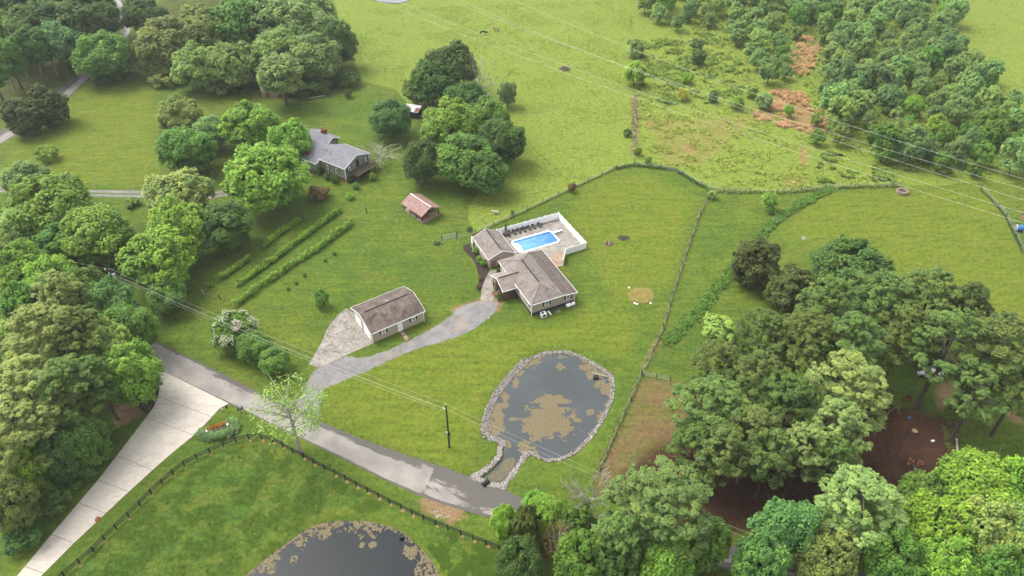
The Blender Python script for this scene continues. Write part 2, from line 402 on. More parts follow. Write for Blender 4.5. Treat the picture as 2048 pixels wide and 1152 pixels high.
# ------------------------------------------------------------------ ground
def axis(lo, hi, step, far):
    c = list(np.arange(lo, hi + .01, step)); g = step; x = hi
    while x < far: g *= 1.35; x += g; c.append(x)
    g = step; x = lo; pre = []
    while x > -far: g *= 1.35; x -= g; pre.append(x)
    return np.array(pre[::-1] + c)
gx = axis(-225, 225, 1.0, 4200); gy = axis(36, 330, 1.0, 4200)
X, Y = np.meshgrid(gx, gy)
def zone(polys, blur=2):
    z = np.zeros(X.shape)
    for q in polys: z = np.maximum(z, inside(X, Y, P2(q)).astype(float))
    return blurf(z, blur)
def blurf(z, n):
    for _ in range(n):
        q = np.pad(z, 1, mode='edge'); z = (q[:-2, 1:-1] + q[2:, 1:-1] + q[1:-1, :-2] + q[1:-1, 2:] + 4 * q[1:-1, 1:-1]) / 8
    return z
def band(pts, wd, soft=1.0): return np.clip((wd - distline(X, Y, P2(pts))) / soft + .5, 0, 1)
Z = {}
Z['rough'] = zone([[(655, -30), (1900, -30), (2100, -30), (2100, 240), (1985, 240), (2060, 365), (1800, 371), (1665, 374), (1560, 384), (1425, 380), (1350, 338), (1270, 329), (1230, 338), (1130, 385), (1035, 430), (945, 472), (935, 420), (960, 380), (900, 300), (790, 178), (725, 162), (700, 100)]], 2)
Z['lush'] = zone([[(-20, 1230), (130, 1155), (233, 1060), (325, 970), (393, 920), (447, 895), (510, 880), (566, 895), (670, 952), (780, 1008), (900, 1062), (1010, 1105), (1060, 1180), (1040, 1300), (-40, 1300)]], 3)
Z['lush'] = np.maximum(Z['lush'], .75 * zone([[(30, 1110), (160, 985), (290, 830), (280, 790), (200, 780), (60, 930), (-20, 1060), (-20, 1150)], [(395, 868), (460, 812), (600, 890), (760, 975), (860, 1010), (900, 1060), (780, 1005), (620, 925), (500, 878), (390, 915), (330, 965), (100, 1170), (60, 1170), (300, 950)], [(1290, 745), (1335, 660), (1400, 640), (1540, 640), (1480, 745), (1330, 760)]], 3))
Z['lush'] = np.maximum(Z['lush'], .5 * zone([[(930, 490), (800, 560), (740, 560), (850, 590), (930, 600), (965, 560)], [(700, 712), (745, 690), (850, 640), (960, 600), (900, 640), (760, 712)], [(960, 640), (1000, 600), (1060, 640), (1160, 605), (1180, 640), (1000, 665)], [(1060, 420), (1120, 400), (1180, 480), (1170, 520), (1150, 560), (1130, 520), (1190, 500)]], 4))
Z['lush'] *= np.clip((distline(X, Y, POND2, True) - 1.0) / 3.0, 0, 1)
Z['brown'] = zone([[(1282, 757), (1340, 760), (1420, 790), (1440, 900), (1340, 1000), (1230, 1000), (1190, 990), (1195, 945)]], 3)
Z['soil'] = zone([[(1330, 900), (1480, 830), (1700, 790), (1800, 810), (1915, 840), (1922, 940), (1860, 970), (1700, 1010), (1560, 1040), (1440, 1075), (1400, 1020)], [(1240, 950), (1310, 890), (1400, 860), (1400, 1060), (1250, 1040)]], 3)
Z['soil'] = np.maximum(Z['soil'], .42 * zone([[(-20, 60), (110, 20), (225, 20), (235, 60), (185, 125), (60, 205), (-20, 250)], [(320, -20), (560, -20), (700, 60), (705, 165), (560, 185), (400, 150), (300, 110)], [(0, 560), (180, 560), (300, 640), (300, 760), (200, 850), (40, 1000), (-20, 1000)], [(860, 200), (960, 190), (1010, 260), (960, 340), (860, 330), (830, 230)], [(1000, 1040), (1420, 1010), (1460, 1160), (1000, 1160)]], 4))
Z['straw'] = zone([[(1598, 75), (1640, 82), (1632, 125), (1600, 150), (1580, 140), (1582, 100)], [(1550, 180), (1600, 190), (1632, 225), (1655, 215), (1640, 265), (1600, 262), (1560, 240), (1500, 235), (1545, 205)], [(1370, 280), (1392, 282), (1390, 310), (1370, 305)], [(1290, 240), (1315, 243), (1310, 256), (1290, 252)], [(1600, 295), (1620, 295), (1610, 335), (1598, 335)], [(1575, 355), (1610, 352), (1600, 372), (1570, 370)]], 1)
Z['straw'] = np.maximum(Z['straw'], .45 * zone([[(1290, 235), (1420, 240), (1520, 230), (1400, 330), (1330, 330), (1320, 290)], [(1900, 95), (1960, 100), (1950, 140), (1905, 125)]], 3))
Z['dirt'] = zone([[(1318, 690), (1325, 665), (1312, 680), (1292, 710), (1280, 735), (1290, 740)], [(240, 800), (275, 800), (285, 830), (250, 850), (215, 860)], [(1880, 935), (1910, 925), (1925, 1000), (1900, 1020), (1890, 960)], [(1880, 830), (1915, 800), (1900, 760), (1880, 770), (1870, 800)], [(2000, 820), (2048, 830), (2048, 850), (2020, 840)], [(940, 605), (975, 592), (1010, 600), (990, 625), (910, 620)]], 2)
Z['dirt'] = np.maximum(Z['dirt'], zone([[(825, 995), (880, 992), (930, 1010), (940, 1035), (900, 1050), (850, 1030)], [(260, 797), (312, 797), (296, 822), (285, 800)]], 1) * .8)
Z['dirt'] = np.maximum(Z['dirt'], .85 * band([(905, 620), (925, 613), (965, 602), (990, 606), (997, 620)], .7))
Z['bright'] = zone([[(640, 760), (900, 670), (1060, 650), (1190, 600), (1290, 640), (1260, 720), (1140, 690), (1060, 700), (980, 780), (950, 900), (930, 945), (760, 890), (620, 810)], [(30, 270), (120, 200), (200, 160), (310, 170), (310, 260), (320, 350), (290, 372), (0, 365)], [(1550, 480), (1640, 385), (1990, 370), (2060, 560), (2050, 660), (1950, 640), (1800, 540), (1680, 480)], [(1100, 470), (1200, 360), (1290, 345), (1390, 390), (1350, 560), (1230, 620), (1190, 520)]], 8)
Z['weeds'] = band([(945, 472), (1035, 430), (1130, 385), (1230, 338)], .35)
for q in ([(1270, 331), (1350, 340), (1420, 382)], [(1425, 384), (1560, 386), (1665, 377), (1800, 373)], [(1282, 752), (1325, 662), (1345, 590), (1395, 440), (1420, 388)], [(1195, 945), (1282, 752)], [(1965, 380), (2010, 430), (2055, 520)], [(1282, 752), (1335, 762)]):
    Z['weeds'] = np.maximum(Z['weeds'], band(q, .4))
Z['weeds'] = np.maximum(Z['weeds'], band([(1664, 376), (1600, 410), (1545, 445), (1500, 500), (1450, 560), (1400, 620), (1335, 688)], 1.1))
Z['brushy'] = band([(1268, 200), (1272, 250), (1270, 300)], 1.0)
Z['mow'] = zone([[(1425, 390), (2060, 380), (2060, 680), (1400, 700)], [(0, 170), (420, 170), (420, 380), (0, 370)]], 3)
zz = np.zeros(X.shape)
und = np.zeros(X.shape)
for k in range(10):
    ang = npr.uniform(0, 6.28); wl = npr.uniform(9, 40); und += npr.uniform(.3, 1) * np.sin((X * math.cos(ang) + Y * math.sin(ang)) * 6.283 / wl + npr.uniform(0, 6)) * wl / 40
zz += np.clip(Z['rough'] * 1.4 - .4, 0, 1) * .12 * und
zz -= .25 * np.clip((1.5 - distline(X, Y, P2([(1664, 376), (1545, 445), (1450, 560), (1335, 688)]))) / 1.5, 0, 1)
zz -= .12 * np.clip((1.2 - distline(X, Y, P2([(640, 828), (700, 862), (800, 903), (930, 955)]))) / 1.2, 0, 1)
def dig(poly, depth, slope):
    global zz
    d = distline(X, Y, poly, True); i = inside(X, Y, poly); sd = np.where(i, d, -d)
    zz = np.where(sd > -slope, np.minimum(zz, -depth * np.clip((sd + slope) / (2 * slope), 0, 1)), zz)
dig(POND, 1.0, .9); dig(POND2, 1.0, .8); dig(CREEK, .7, .8); dig(FARPOND, .6, 2.0)
zz = np.where(inside(X, Y, [pl(-.8, -.8), pl(10.7, -.8), pl(10.7, 5.2), pl(-.8, 5.2)]), -2.6, zz)
ny, nx = X.shape
me = bpy.data.meshes.new('ground'); vs = np.stack([X.ravel(), Y.ravel(), zz.ravel()], 1)
ii = np.arange(ny * nx).reshape(ny, nx); fs = np.stack([ii[:-1, :-1].ravel(), ii[:-1, 1:].ravel(), ii[1:, 1:].ravel(), ii[1:, :-1].ravel()], 1)
def fastmesh(me, vs, fs):
    nf, k = fs.shape
    me.vertices.add(len(vs)); me.vertices.foreach_set('co', np.asarray(vs, np.float32).ravel())
    me.loops.add(nf * k); me.loops.foreach_set('vertex_index', fs.ravel().astype(np.int32))
    me.polygons.add(nf); me.polygons.foreach_set('loop_start', (np.arange(nf) * k).astype(np.int32)); me.update(calc_edges=True); me.validate()
fastmesh(me, vs, fs); me.polygons.foreach_set('use_smooth', [True] * len(me.polygons))
for k, v in Z.items():
    at = me.attributes.new('z_' + k, 'FLOAT', 'POINT'); at.data.foreach_set('value', v.ravel().astype(np.float32))
def groundmat():
    b = NB('meadow_ground'); v = b.pos()
    big = b.noise(v, .035, 4, .6); mid = b.noise(v, .22, 5, .65, .3); sm = b.noise(v, 1.1, 5, .7); fine = b.noise(v, 2.4, 6, .85); streak = b.noise(b.mapping(v, (.25, 1.6, 1), (0, 0, R_(20))), .5, 5, .7)
    K = .46
    c = b.mix(b.mr(big, .35, .65), C(110, 140, 48, K), C(134, 152, 54, K))
    c = b.mix(b.math('MULTIPLY', b.mr(mid, .45, .7), .8), c, C(88, 126, 44, K))
    c = b.mix(b.math('MULTIPLY', b.mr(b.noise(v, .09, 5, .7, .6), .56, .74), .55), c, C(158, 150, 66, K))
    def over(c, z, col, soft=.22, amt=1.0):
        f = b.attr('z_' + z); f = b.math('ADD', f, b.math('MULTIPLY', b.math('SUBTRACT', b.math('ADD', b.math('MULTIPLY', mid, .4), b.math('MULTIPLY', sm, .6)), .5), 1.1))
        f = b.mr(f, .5 - soft, .5 + soft, 0, amt); return b.mix(f, c, col)
    c = over(c, 'bright', b.mix(b.mr(mid, .35, .65), C(124, 150, 44, K), C(150, 160, 54, K)), .45, .85)
    lush = b.mix(b.mr(mid, .38, .62), C(98, 136, 50, K), C(132, 148, 52, K)); lush = b.mix(b.math('MULTIPLY', b.mr(b.noise(v, 1.7, 6, .82), .46, .62), .8), lush, C(70, 110, 44, K))
    c = over(c, 'lush', lush, .3)
    rough = b.mix(b.mr(streak, .36, .64), C(170, 188, 76, K), C(144, 170, 66, K)); rough = b.mix(b.math('MULTIPLY', b.mr(b.noise(v, .45, 6, .72), .54, .68), .75), rough, C(114, 142, 64, K))
    rough = b.mix(b.math('MULTIPLY', b.mr(mid, .60, .75), .5), rough, C(190, 180, 110, K))
    c = over(c, 'rough', rough, .15)
    c = over(c, 'brown', b.mix(b.mr(mid, .4, .62), C(138, 136, 72, K), C(158, 130, 92, K)), .3)
    c = over(c, 'straw', b.mix(b.mr(sm, .3, .7), C(204, 162, 116, K), C(172, 140, 92, K)), .45, .85)
    c = over(c, 'weeds', C(116, 138, 66, K), .25, .7)
    c = over(c, 'brushy', C(142, 132, 92, K), .4, .5)
    c = over(c, 'soil', b.mix(b.mr(mid, .35, .68), C(106, 76, 56, .48), C(80, 59, 46, .44)), .45)
    c = over(c, 'dirt', b.mix(b.mr(sm, .35, .68), C(206, 168, 128, K), C(172, 138, 108, K)), .25, .9)
    wv = b.n('ShaderNodeTexWave', wave_type='BANDS'); b.l(b.mapping(v, (1, 1, 1), (0, 0, R_(72))), wv.inputs['Vector']); wv.inputs['Scale'].default_value = .16; wv.inputs['Distortion'].default_value = 9.0; wv.inputs['Detail'].default_value = 2
    mow = b.math('MULTIPLY', b.attr('z_mow'), b.math('SUBTRACT', wv.outputs['Fac'], .5))
    k = b.n('ShaderNodeCombineColor')
    f = b.mr(b.math('ADD', b.math('ADD', b.math('MULTIPLY', sm, .36), b.math('MULTIPLY', fine, .42)), b.math('MULTIPLY', streak, .22)), .38, .62, .46, 1.54)
    f = b.math('ADD', f, b.math('MULTIPLY', mow, .12))
    for i in range(3): b.l(f, k.inputs[i])
    c = b.mix(1.0, c, k.outputs[0], 'MULTIPLY')
    hgt = b.math('ADD', b.math('MULTIPLY', sm, .6), b.math('MULTIPLY', fine, .35))
    b.bsdf(c, .95, .12, b.bump(hgt, .7, .35)); return b.m
me.materials.append(groundmat()); ground = structure(link('ground', me))

# ------------------------------------------------------------------ roads, drives
up_edge = P2([(250, 652), (318, 686), (395, 722), (500, 775), (560, 806), (620, 833), (700, 868), (800, 905), (880, 931), (930, 950), (1000, 976), (1050, 997), (1200, 1036), (1440, 1086), (1650, 1130), (1900, 1180)])
lo_edge = P2([(215, 690), (312, 737), (395, 777), (458, 807), (520, 838), (590, 872), (660, 905), (770, 960), (860, 1000), (930, 1022), (985, 1037), (1060, 1060), (1200, 1090), (1420, 1132), (1640, 1180), (1880, 1230)])
def plen(p): return sum((p[i + 1] - p[i]).length for i in range(len(p) - 1))
M['asph'] = asphalt('worn_asphalt', plen(up_edge[:9]) - 1.0)
M['asph2'] = asphalt('far_asphalt')
ribbon('road', smooth_poly(up_edge, False), smooth_poly(lo_edge, False), .010, 'asph', 170, .05)
ribbon('far_road', smooth_poly(P2([(-30, 288), (0, 262), (60, 222), (110, 185), (165, 140), (225, 85), (246, 55), (228, 10), (205, -20)]), False), smooth_poly(P2([(-20, 300), (8, 285), (70, 245), (125, 205), (188, 148), (240, 95), (262, 55), (246, 8), (225, -20)]), False), .008, 'asph2', 60, .05)
fd_t = [(-30, 371), (60, 374), (190, 380), (290, 382), (390, 387), (440, 381), (482, 373), (520, 366)]
for i, (o1, o2) in enumerate(((0, 5.5), (8, 13))):
    ribbon('gravel_track', smooth_poly(P2([(x, y + o1) for x, y in fd_t]), False), smooth_poly(P2([(x, y + o2) for x, y in fd_t]), False), .008, 'gravel', 60, .12)
gl = P2([(590, 815), (610, 780), (622, 752), (637, 736), (662, 725), (692, 713), (724, 716), (762, 706), (807, 686), (862, 658), (899, 634), (917, 616), (945, 606), (965, 601)])
gr = P2([(640, 834), (640, 810), (650, 778), (674, 767), (700, 756), (724, 747), (762, 728), (800, 712), (837, 697), (899, 679), (940, 662), (970, 642), (990, 624), (997, 604)])
ribbon('gravel_drive', smooth_poly(gl, False), smooth_poly(gr, False), .012, 'gravel', 120, .22)
ribbon('side_drive', smooth_poly(P2([(1885, 930), (1886, 960), (1892, 1000), (1900, 1060), (1905, 1120)]), False), smooth_poly(P2([(1912, 925), (1918, 960), (1925, 1000), (1938, 1060), (1945, 1120)]), False), .012, 'gravel', 40, .15)

def shrink(poly, d):
    n = len(poly); ar = sum(poly[i][0] * poly[(i + 1) % n][1] - poly[(i + 1) % n][0] * poly[i][1] for i in range(n)); s = 1 if ar > 0 else -1; out = []
    for i in range(n):
        p0, p1, p2 = [Vector(poly[(i + j) % n][:2]) for j in (-1, 0, 1)]
        e1 = (p1 - p0).normalized(); e2 = (p2 - p1).normalized(); n1 = Vector((-e1.y, e1.x)) * s; n2 = Vector((-e2.y, e2.x)) * s
        m = (n1 + n2); m = m / max(m.length_squared / 2, .3); out.append(p1 + m * d)
    return out
# concrete drive, slab by slab
drive_sl = [([(318, 738), (309, 750), (317, 763), (319, 778), (316, 793)], [(458, 807), (440, 817), (424, 834)]),
            ([(316, 793), (307, 815), (292, 835)], [(424, 834), (405, 855), (388, 871)]),
            ([(292, 835), (263, 873), (234, 911)], [(388, 871), (345, 906), (305, 941)]),
            ([(234, 911), (196, 960)], [(305, 941), (258, 984)]), ([(196, 960), (157, 1006)], [(258, 984), (212, 1027)]),
            ([(157, 1006), (103, 1069)], [(212, 1027), (148, 1087)]), ([(103, 1069), (50, 1133)], [(148, 1087), (88, 1147)]), ([(50, 1133), (0, 1192)], [(88, 1147), (44, 1192)])]
outline = [p for L, Rr in drive_sl for p in L[:-1]] + [(0, 1192), (44, 1192)] + [p for L, Rr in drive_sl[::-1] for p in Rr[::-1][1:]]
drive = structure(sheet('driveway', P2(outline), .018, 'joint'))
for L, Rr in drive_sl:
    q = shrink([p.to_2d() for p in P2(L + Rr[::-1])], .035); o = sheet('slab', q, .06, 'concrete', .045); o.parent = drive
# garage apron
GA = R_(34.1); GO = P(741.7, 668.3, 2.75).to_2d()
def gl_(x, y): return Vector((GO.x + x * math.cos(GA) - y * math.sin(GA), GO.y + x * math.sin(GA) + y * math.cos(GA)))
def clip(poly, a, b):   # keep left of a->b
    out = []; n = len(poly); sd = lambda p: (b[0] - a[0]) * (p[1] - a[1]) - (b[1] - a[1]) * (p[0] - a[0])
    for i in range(n):
        p, q = poly[i], poly[(i + 1) % n]; sp, sq = sd(p), sd(q)
        if sp >= 0: out.append(p)
        if (sp >= 0) != (sq >= 0): t = sp / (sp - sq); out.append((p[0] + (q[0] - p[0]) * t, p[1] + (q[1] - p[1]) * t))
    return out
apr_px = [(617, 729), (640, 737), (690, 712), (747, 687), (703, 622), (692, 617), (676, 630), (662, 646), (652, 662), (644, 683), (630, 708)]
apr = [tuple(p.to_2d()) for p in P2(apr_px)]
apron = structure(sheet('parking_apron', apr, .016, 'joint'))
xs = [-30, -9.6, -6.4, -3.2, 30]; ys = [-30, 3.3, 6.6, 30]
for i in range(4):
    for j in range(3):
        q = apr
        for a_, b_ in (((xs[i], 0), (xs[i], -1)), ((xs[i + 1], 0), (xs[i + 1], 1)), ((0, ys[j]), (1, ys[j])), ((0, ys[j + 1]), (-1, ys[j + 1]))): 
            if len(q) > 2: q = clip(q, gl_(*a_), gl_(*b_))
        if len(q) > 2:
            ar = abs(sum(q[k][0] * q[(k + 1) % len(q)][1] - q[(k + 1) % len(q)][0] * q[k][1] for k in range(len(q)))) / 2
            if ar > .6: o = sheet('slab', shrink(q, .03), .055, 'oldconc', .04); o.parent = apron
# house walk, mulch beds
walk = P2([(984, 541), (994, 541), (990, 562), (987, 578), (989, 590), (985, 602), (974, 604), (962, 600), (963, 585), (965, 573), (972, 556), (978, 545)])
structure(sheet('front_walk', smooth_poly(walk), .03, 'oldconc', .02))
structure(sheet('mulch_bed', smooth_poly(P2([(926, 494), (936, 488), (946, 489), (976, 522), (979, 541), (972, 555), (964, 574), (960, 583), (954, 580), (958, 560), (955, 545), (952, 532), (944, 517), (932, 506)])), .014, 'mulch'))
structure(sheet('mulch_bed', smooth_poly(P2([(268, 802), (300, 770), (317, 765), (318, 780), (314, 796), (305, 815), (297, 826), (282, 818)])), .014, 'mulch'))
def patch(name, px, mat, z=.02, k=4): return sheet(name, smooth_poly(P2(px), k=k), z, mat)

# ------------------------------------------------------------------ ponds
def pond(name, poly, z, mat): return structure(sheet(name, poly, z, mat))
pond('pond', POND, -.35, 'pond'); pond('lower_pond', POND2, -.35, 'pond2'); pond('creek', CREEK, -.33, 'pond'); pond('far_pond', FARPOND, -.1, 'farpond')
def vnoise(seed):
    r = np.random.RandomState(seed); tab = r.rand(64, 64)
    def f(x, y):
        xi = np.floor(x).astype(int); yi = np.floor(y).astype(int); fx = x - xi; fy = y - yi; fx = fx * fx * (3 - 2 * fx); fy = fy * fy * (3 - 2 * fy)
        g = lambda i, j: tab[(xi + i) % 64, (yi + j) % 64]
        return (g(0, 0) * (1 - fx) + g(1, 0) * fx) * (1 - fy) + (g(0, 1) * (1 - fx) + g(1, 1) * fx) * fy
    return lambda x, y: f(x, y) * .5 + f(x * 2.1 + 9, y * 2.1) * .3 + f(x * 4.3, y * 4.3 + 5) * .2
def algae_mat(name, poly, blobs, rim, z, seed, step=.13, thr=.40, holes=.0):
    xs = np.array([p[0] for p in poly]); ysv = np.array([p[1] for p in poly])
    ax = np.arange(xs.min(), xs.max(), step); ay = np.arange(ysv.min(), min(ysv.max(), 999), step); XX, YY = np.meshgrid(ax, ay)
    ins = inside(XX, YY, poly); d = distline(XX, YY, poly, True); vn = vnoise(seed); n = vn(XX * .9, YY * .9); n2 = vn(XX * .33 + 7, YY * .33)
    m = np.zeros(XX.shape)
    for (px, py, rx, ry) in blobs:
        c = P(px, py); k = (c - cam.location).length / FPX; m = np.maximum(m, 1.15 - np.hypot((XX - c.x) / (rx * k), (YY - c.y) / (ry * k * 1.25)) * .62)
    m = np.maximum(m, rim(XX, YY, d, n2))
    keep = ins & (m * .6 + n * .62 > thr + .25) & (vn(XX * 2.6 + 3, YY * 2.6) > holes)
    bm_i = np.argwhere(keep[:-1, :-1]); 
    v = []; f = []
    for (j, i) in bm_i:
        o = len(v); jx, jy = npr.uniform(-.03, .03, 2)
        for dx, dy in ((0, 0), (1, 0), (1, 1), (0, 1)): v.append((ax[i] + dx * step + jx, ay[j] + dy * step + jy, z + npr.uniform(0, .004)))
        f.append((o, o + 1, o + 2, o + 3))
    me = bpy.data.meshes.new(name); fastmesh(me, np.array(v), np.array(f)); me.materials.append(M['algae']); return stuff(link(name, me))
algae_mat('algae_mat', POND, [(1100, 835, 46, 42), (1078, 850, 40, 30), (1120, 800, 14, 12), (1098, 805, 24, 18), (1152, 838, 9, 5), (1030, 836, 14, 4), (1182, 824, 9, 8), (1050, 888, 15, 8), (1065, 893, 9, 6), (1000, 825, 8, 14), (1186, 745, 20, 14), (1195, 765, 9, 10), (1122, 732, 10, 6), (1010, 895, 12, 14), (1070, 912, 10, 6), (985, 850, 10, 20), (996, 838, 12, 36), (1010, 800, 8, 18), (1030, 762, 7, 14), (1175, 735, 16, 9), (1208, 775, 8, 16)],
          lambda x, y, d, n2: np.clip(1.15 - d / (.45 + 4.0 * np.clip(n2 - .46, 0, 1) * 2), 0, 1) * .92, -.335, 3)
algae_mat('algae_mat', POND2, [(640, 1062, 30, 12), (600, 1082, 16, 12), (722, 1088, 5, 5), (744, 1087, 7, 6), (585, 1120, 6, 9), (520, 1130, 22, 16), (548, 1115, 10, 8), (820, 1100, 20, 16), (850, 1135, 22, 20)],
          lambda x, y, d, n2: np.clip(1.25 - d / (.8 + 4.6 * np.clip(n2 - .36, 0, 1) * 2), 0, 1) * .95, -.335, 11, .13, .44, .42)
# riprap
def riprap(name, line, w0, w1, n, rmin, rmax, seed, closed=True, mat='stone', zoff=.02):
    rr = random.Random(seed); mb = MB(); pts = resample(line + ([line[0]] if closed else []), n)
    for i, p in enumerate(pts[:-1]):
        d = pts[i + 1] - p; L = np.linalg.norm(d) + 1e-6; nrm = np.array([-d[1], d[0]]) / L; off = rr.uniform(w0, w1); q = p + nrm * off + d * rr.random()
        depth = -.30 * min(max((off - w0) / (w1 - w0 + 1e-6), 0), 1); mb.rock((q[0], q[1], zoff + depth + .02), rr.uniform(rmin, rmax) * rr.uniform(.7, 1.2), rr.random(), .75)
    return stuff(mb.build(name, mat))
def ring_n(poly):
    a = sum(poly[i][0] * poly[(i + 1) % len(poly)][1] - poly[(i + 1) % len(poly)][0] * poly[i][1] for i in range(len(poly))); return poly if a > 0 else poly[::-1]
def stonemat():
    b = NB('riprap_stone'); t = b.attr('tint'); c = b.mix(t, C(140, 132, 124, .48), C(220, 212, 204, .66)); n = b.noise(b.pos(), 5, 3, .6); c = b.mix(b.math('MULTIPLY', b.mr(n, .6, .75), .5), c, C(190, 150, 110, .5)); b.bsdf(c, .9, .2); return b.m
M['riprapm'] = stonemat()
RP = ring_n(POND)
_in = lambda x, y: False
pts_all = resample(RP + [RP[0]], 7000); rr = random.Random(5); mb = MB(); wl = P2([(990, 800), (976, 838)])
ccx, ccy = P(1008, 905).x, P(1008, 905).y; tpw = P(1000, 800)
for i in range(len(pts_all) - 1):
    p, q = pts_all[i], pts_all[i + 1]; d = q - p; L = np.linalg.norm(d) + 1e-9; nv = np.array([d[1], -d[0]]) / L    # outward
    if math.hypot(p[0] - P(1022, 906).x, p[1] - P(1022, 906).y) < 1.7: continue
    left = 1.0 if p[0] < P(1060, 800).x else .5
    wdt = .95 * left
    if rr.random() > left * .8: continue
    off = rr.uniform(-.25, wdt); r = rr.uniform(.07, .17); s = p + nv * off
    mb.rock((s[0], s[1], -.28 + .28 * min(max(off / .9, 0), 1) + .02), r * rr.uniform(.6, 1.25), rr.random(), 1.0)
for line, wd, nn in (([(1000, 893), (999, 912), (983, 930), (962, 946), (947, 953)], .40, 520), ([(1050, 912), (1036, 932), (1023, 952), (1008, 968)], .38, 420), ([(944, 952), (960, 960), (985, 970), (1012, 974)], .42, 520)):
    for p in resample(P2(line), nn): mb.rock((p[0] + rr.uniform(-wd, wd), p[1] + rr.uniform(-wd, wd), .02), rr.uniform(.09, .18), rr.random(), .8)
stuff(mb.build('riprap_stones', 'riprapm'))
sed = structure(patch('creek_sediment', [(1030, 915), (1012, 915), (994, 936), (975, 952), (990, 962), (1012, 950), (1026, 932)], simple('rusty_sediment', C(124, 114, 84, .50), .5, 1.2, .6), -.325))

# ------------------------------------------------------------------ building helpers
def win(root, c, u, n, wd, ht, shut=True, name='window'):
    """window in a wall: c centre on wall, u along wall, n outward"""
    c, u, n = Vector(c), Vector(u), Vector(n); up = Vector((0, 0, 1)); mb = MB(); fw = .17
    for s in (-1, 1): mb.beam(c + u * s * (wd / 2 - fw / 2) - up * ht / 2 + n * .03, c + u * s * (wd / 2 - fw / 2) + up * ht / 2 + n * .03, fw, .09)
    for q in (-ht / 2 + fw / 2, 0, ht / 2 - fw / 2): mb.beam(c + up * q - u * (wd / 2 - fw) + n * .028, c + up * q + u * (wd / 2 - fw) + n * .028, .08, fw if q else .06)
    wo_ = mb.build(name, 'trim', root)
    g = MB(); g.beam(c - up * (ht / 2 - .05) + n * .006, c + up * (ht / 2 - .05) + n * .006, wd - .3, .02) if abs(n.x) < .5 else g.beam(c - up * (ht / 2 - .05) + n * .006, c + up * (ht / 2 - .05) + n * .006, .02, wd - .3)
    g.build('pane', 'glass', wo_)
    if shut:
        for s in (-1, 1):
            k = MB(); q = c + u * s * (wd / 2 + .2) + n * .03
            k.box((q.x, q.y, q.z), (.34 if abs(u.x) > .5 else .06, .34 if abs(u.y) > .5 else .06, ht)); k.build('shutter', 'shutter', root)
def trim_loop(root, pts, mat='trim', w_=.07, h_=.16, name='fascia'):
    mb = MB()
    for a_, b_ in pts: mb.beam(a_, b_, w_, h_)
    return mb.build(name, mat, root)

# ------------------------------------------------------------------ main house
HA = R_(25.2); HO = P(1062.1, 610.8, 3.35)
house = thing('house', 'tan sided ranch house with brown hip roof and a covered wooden porch beside the pool', 'house', (HO.x, HO.y, 0), HA)
he, rz_ = 3.35, 5.15; W, L = 7.42, 16.1; SW = 3.25; se = 2.95
mb = MB(); mb.prism([(.38, .38), (W + SW - .38, .38), (W + SW - .38, L - .38), (.38, L - .38)], .78, se - .12); mb.prism([(.38, .38), (W - .02, .38), (W - .02, L - .38), (.38, L - .38)], se - .12, he - .16)
mb.add([(W - .02, .38, se - .12), (W + SW - .38, .38, se - .12), (W - .02, .38, he - .16), (W - .02, L - .38, se - .12), (W + SW - .38, L - .38, se - .12), (W - .02, L - .38, he - .16)], [(0, 1, 2), (5, 4, 3), (1, 4, 5, 2)])
mb.build('wall', 'siding', house)
MB().prism([(.42, .42), (W + SW - .42, .42), (W + SW - .42, L - .42), (.42, L - .42)], 0, .78).build('foundation', 'found', house)
v = [(0, 0, he), (W, 0, he), (W, L, he), (0, L, he), (W / 2, 3.85, rz_), (W / 2, L - 3.85, rz_)]
MB().shell(v, [(0, 1, 4), (1, 2, 5, 4), (2, 3, 5), (3, 0, 4, 5)], .14).build('roof', 'shingle', house)
MB().shell([(W + .01, 0, he - .004), (W + SW, 0, se), (W + SW, L, se), (W + .01, L, he - .004)], [(0, 1, 2, 3)], .13).build('roof', 'shingledark', house, 'darker shallow brown roof slope over the rear addition')
cap = MB()
for a_, b_ in ((4, 5), (0, 4), (1, 4), (2, 5), (3, 5)): cap.beam(Vector(v[a_]) + Vector((0, 0, .03)), Vector(v[b_]) + Vector((0, 0, .03)), .3, .05)
cap.build('ridge_cap', 'shingle2', house)
MB().beam((W / 2, 3.95, rz_ + .07), (W / 2, L - 3.95, rz_ + .07), .26, .1).build('ridge_vent', 'shutter', house)
trim_loop(house, [((-.03, -.02, he - .1), (-.03, L + .02, he - .1)), ((0, -.04, he - .1), (W, -.04, he - .1)), ((W, -.04, he - .1), (W + SW + .02, -.04, se - .08)), ((W + SW + .03, 0, se - .08), (W + SW + .03, L, se - .08)), ((0, L + .03, he - .1), (W, L + .03, he - .1)), ((W, L + .03, he - .1), (W + SW + .02, L + .03, se - .08))])
MB().beam((.36, .33, .05), (.36, .33, he - .2), .11, .11).build('downspout', 'trim', house); MB().beam((W + SW - .36, .33, .05), (W + SW - .36, .33, se - .2), .09, .09).build('downspout', 'trim', house)
for x, z in ((3.76, 2.25), (8.74, 2.12)): win(house, (x, .375, z), (1, 0, 0), (0, -1, 0), 1.0, 1.1)
for y in (2.15, 14.4): win(house, (.375, y, 2.2), (0, 1, 0), (-1, 0, 0), .9, 1.2)
for y in (4.5, 5.5): win(house, (.375, y, 2.3), (0, 1, 0), (-1, 0, 0), .85, .95, y == 5.5)
win(house, (.375, 13.2, 2.1), (0, 1, 0), (-1, 0, 0), .8, 1.1)
b_ = MB(); b_.box((5.2, .33, 1.7), (.14, .06, 1.8)); b_.box((5.9, .30, 1.05), (.35, .16, .5)); b_.build('utility_box', 'metal', house)
for x, y in ((6.3, 1.1), (5.0, 10.5), (6.0, 3.0)): MB().tube([(x, y, 3.2), (x, y, rz_ - .25 + (.3 if y > 5 else -.6))], .06, 8).build('vent_pipe', 'metal', house)
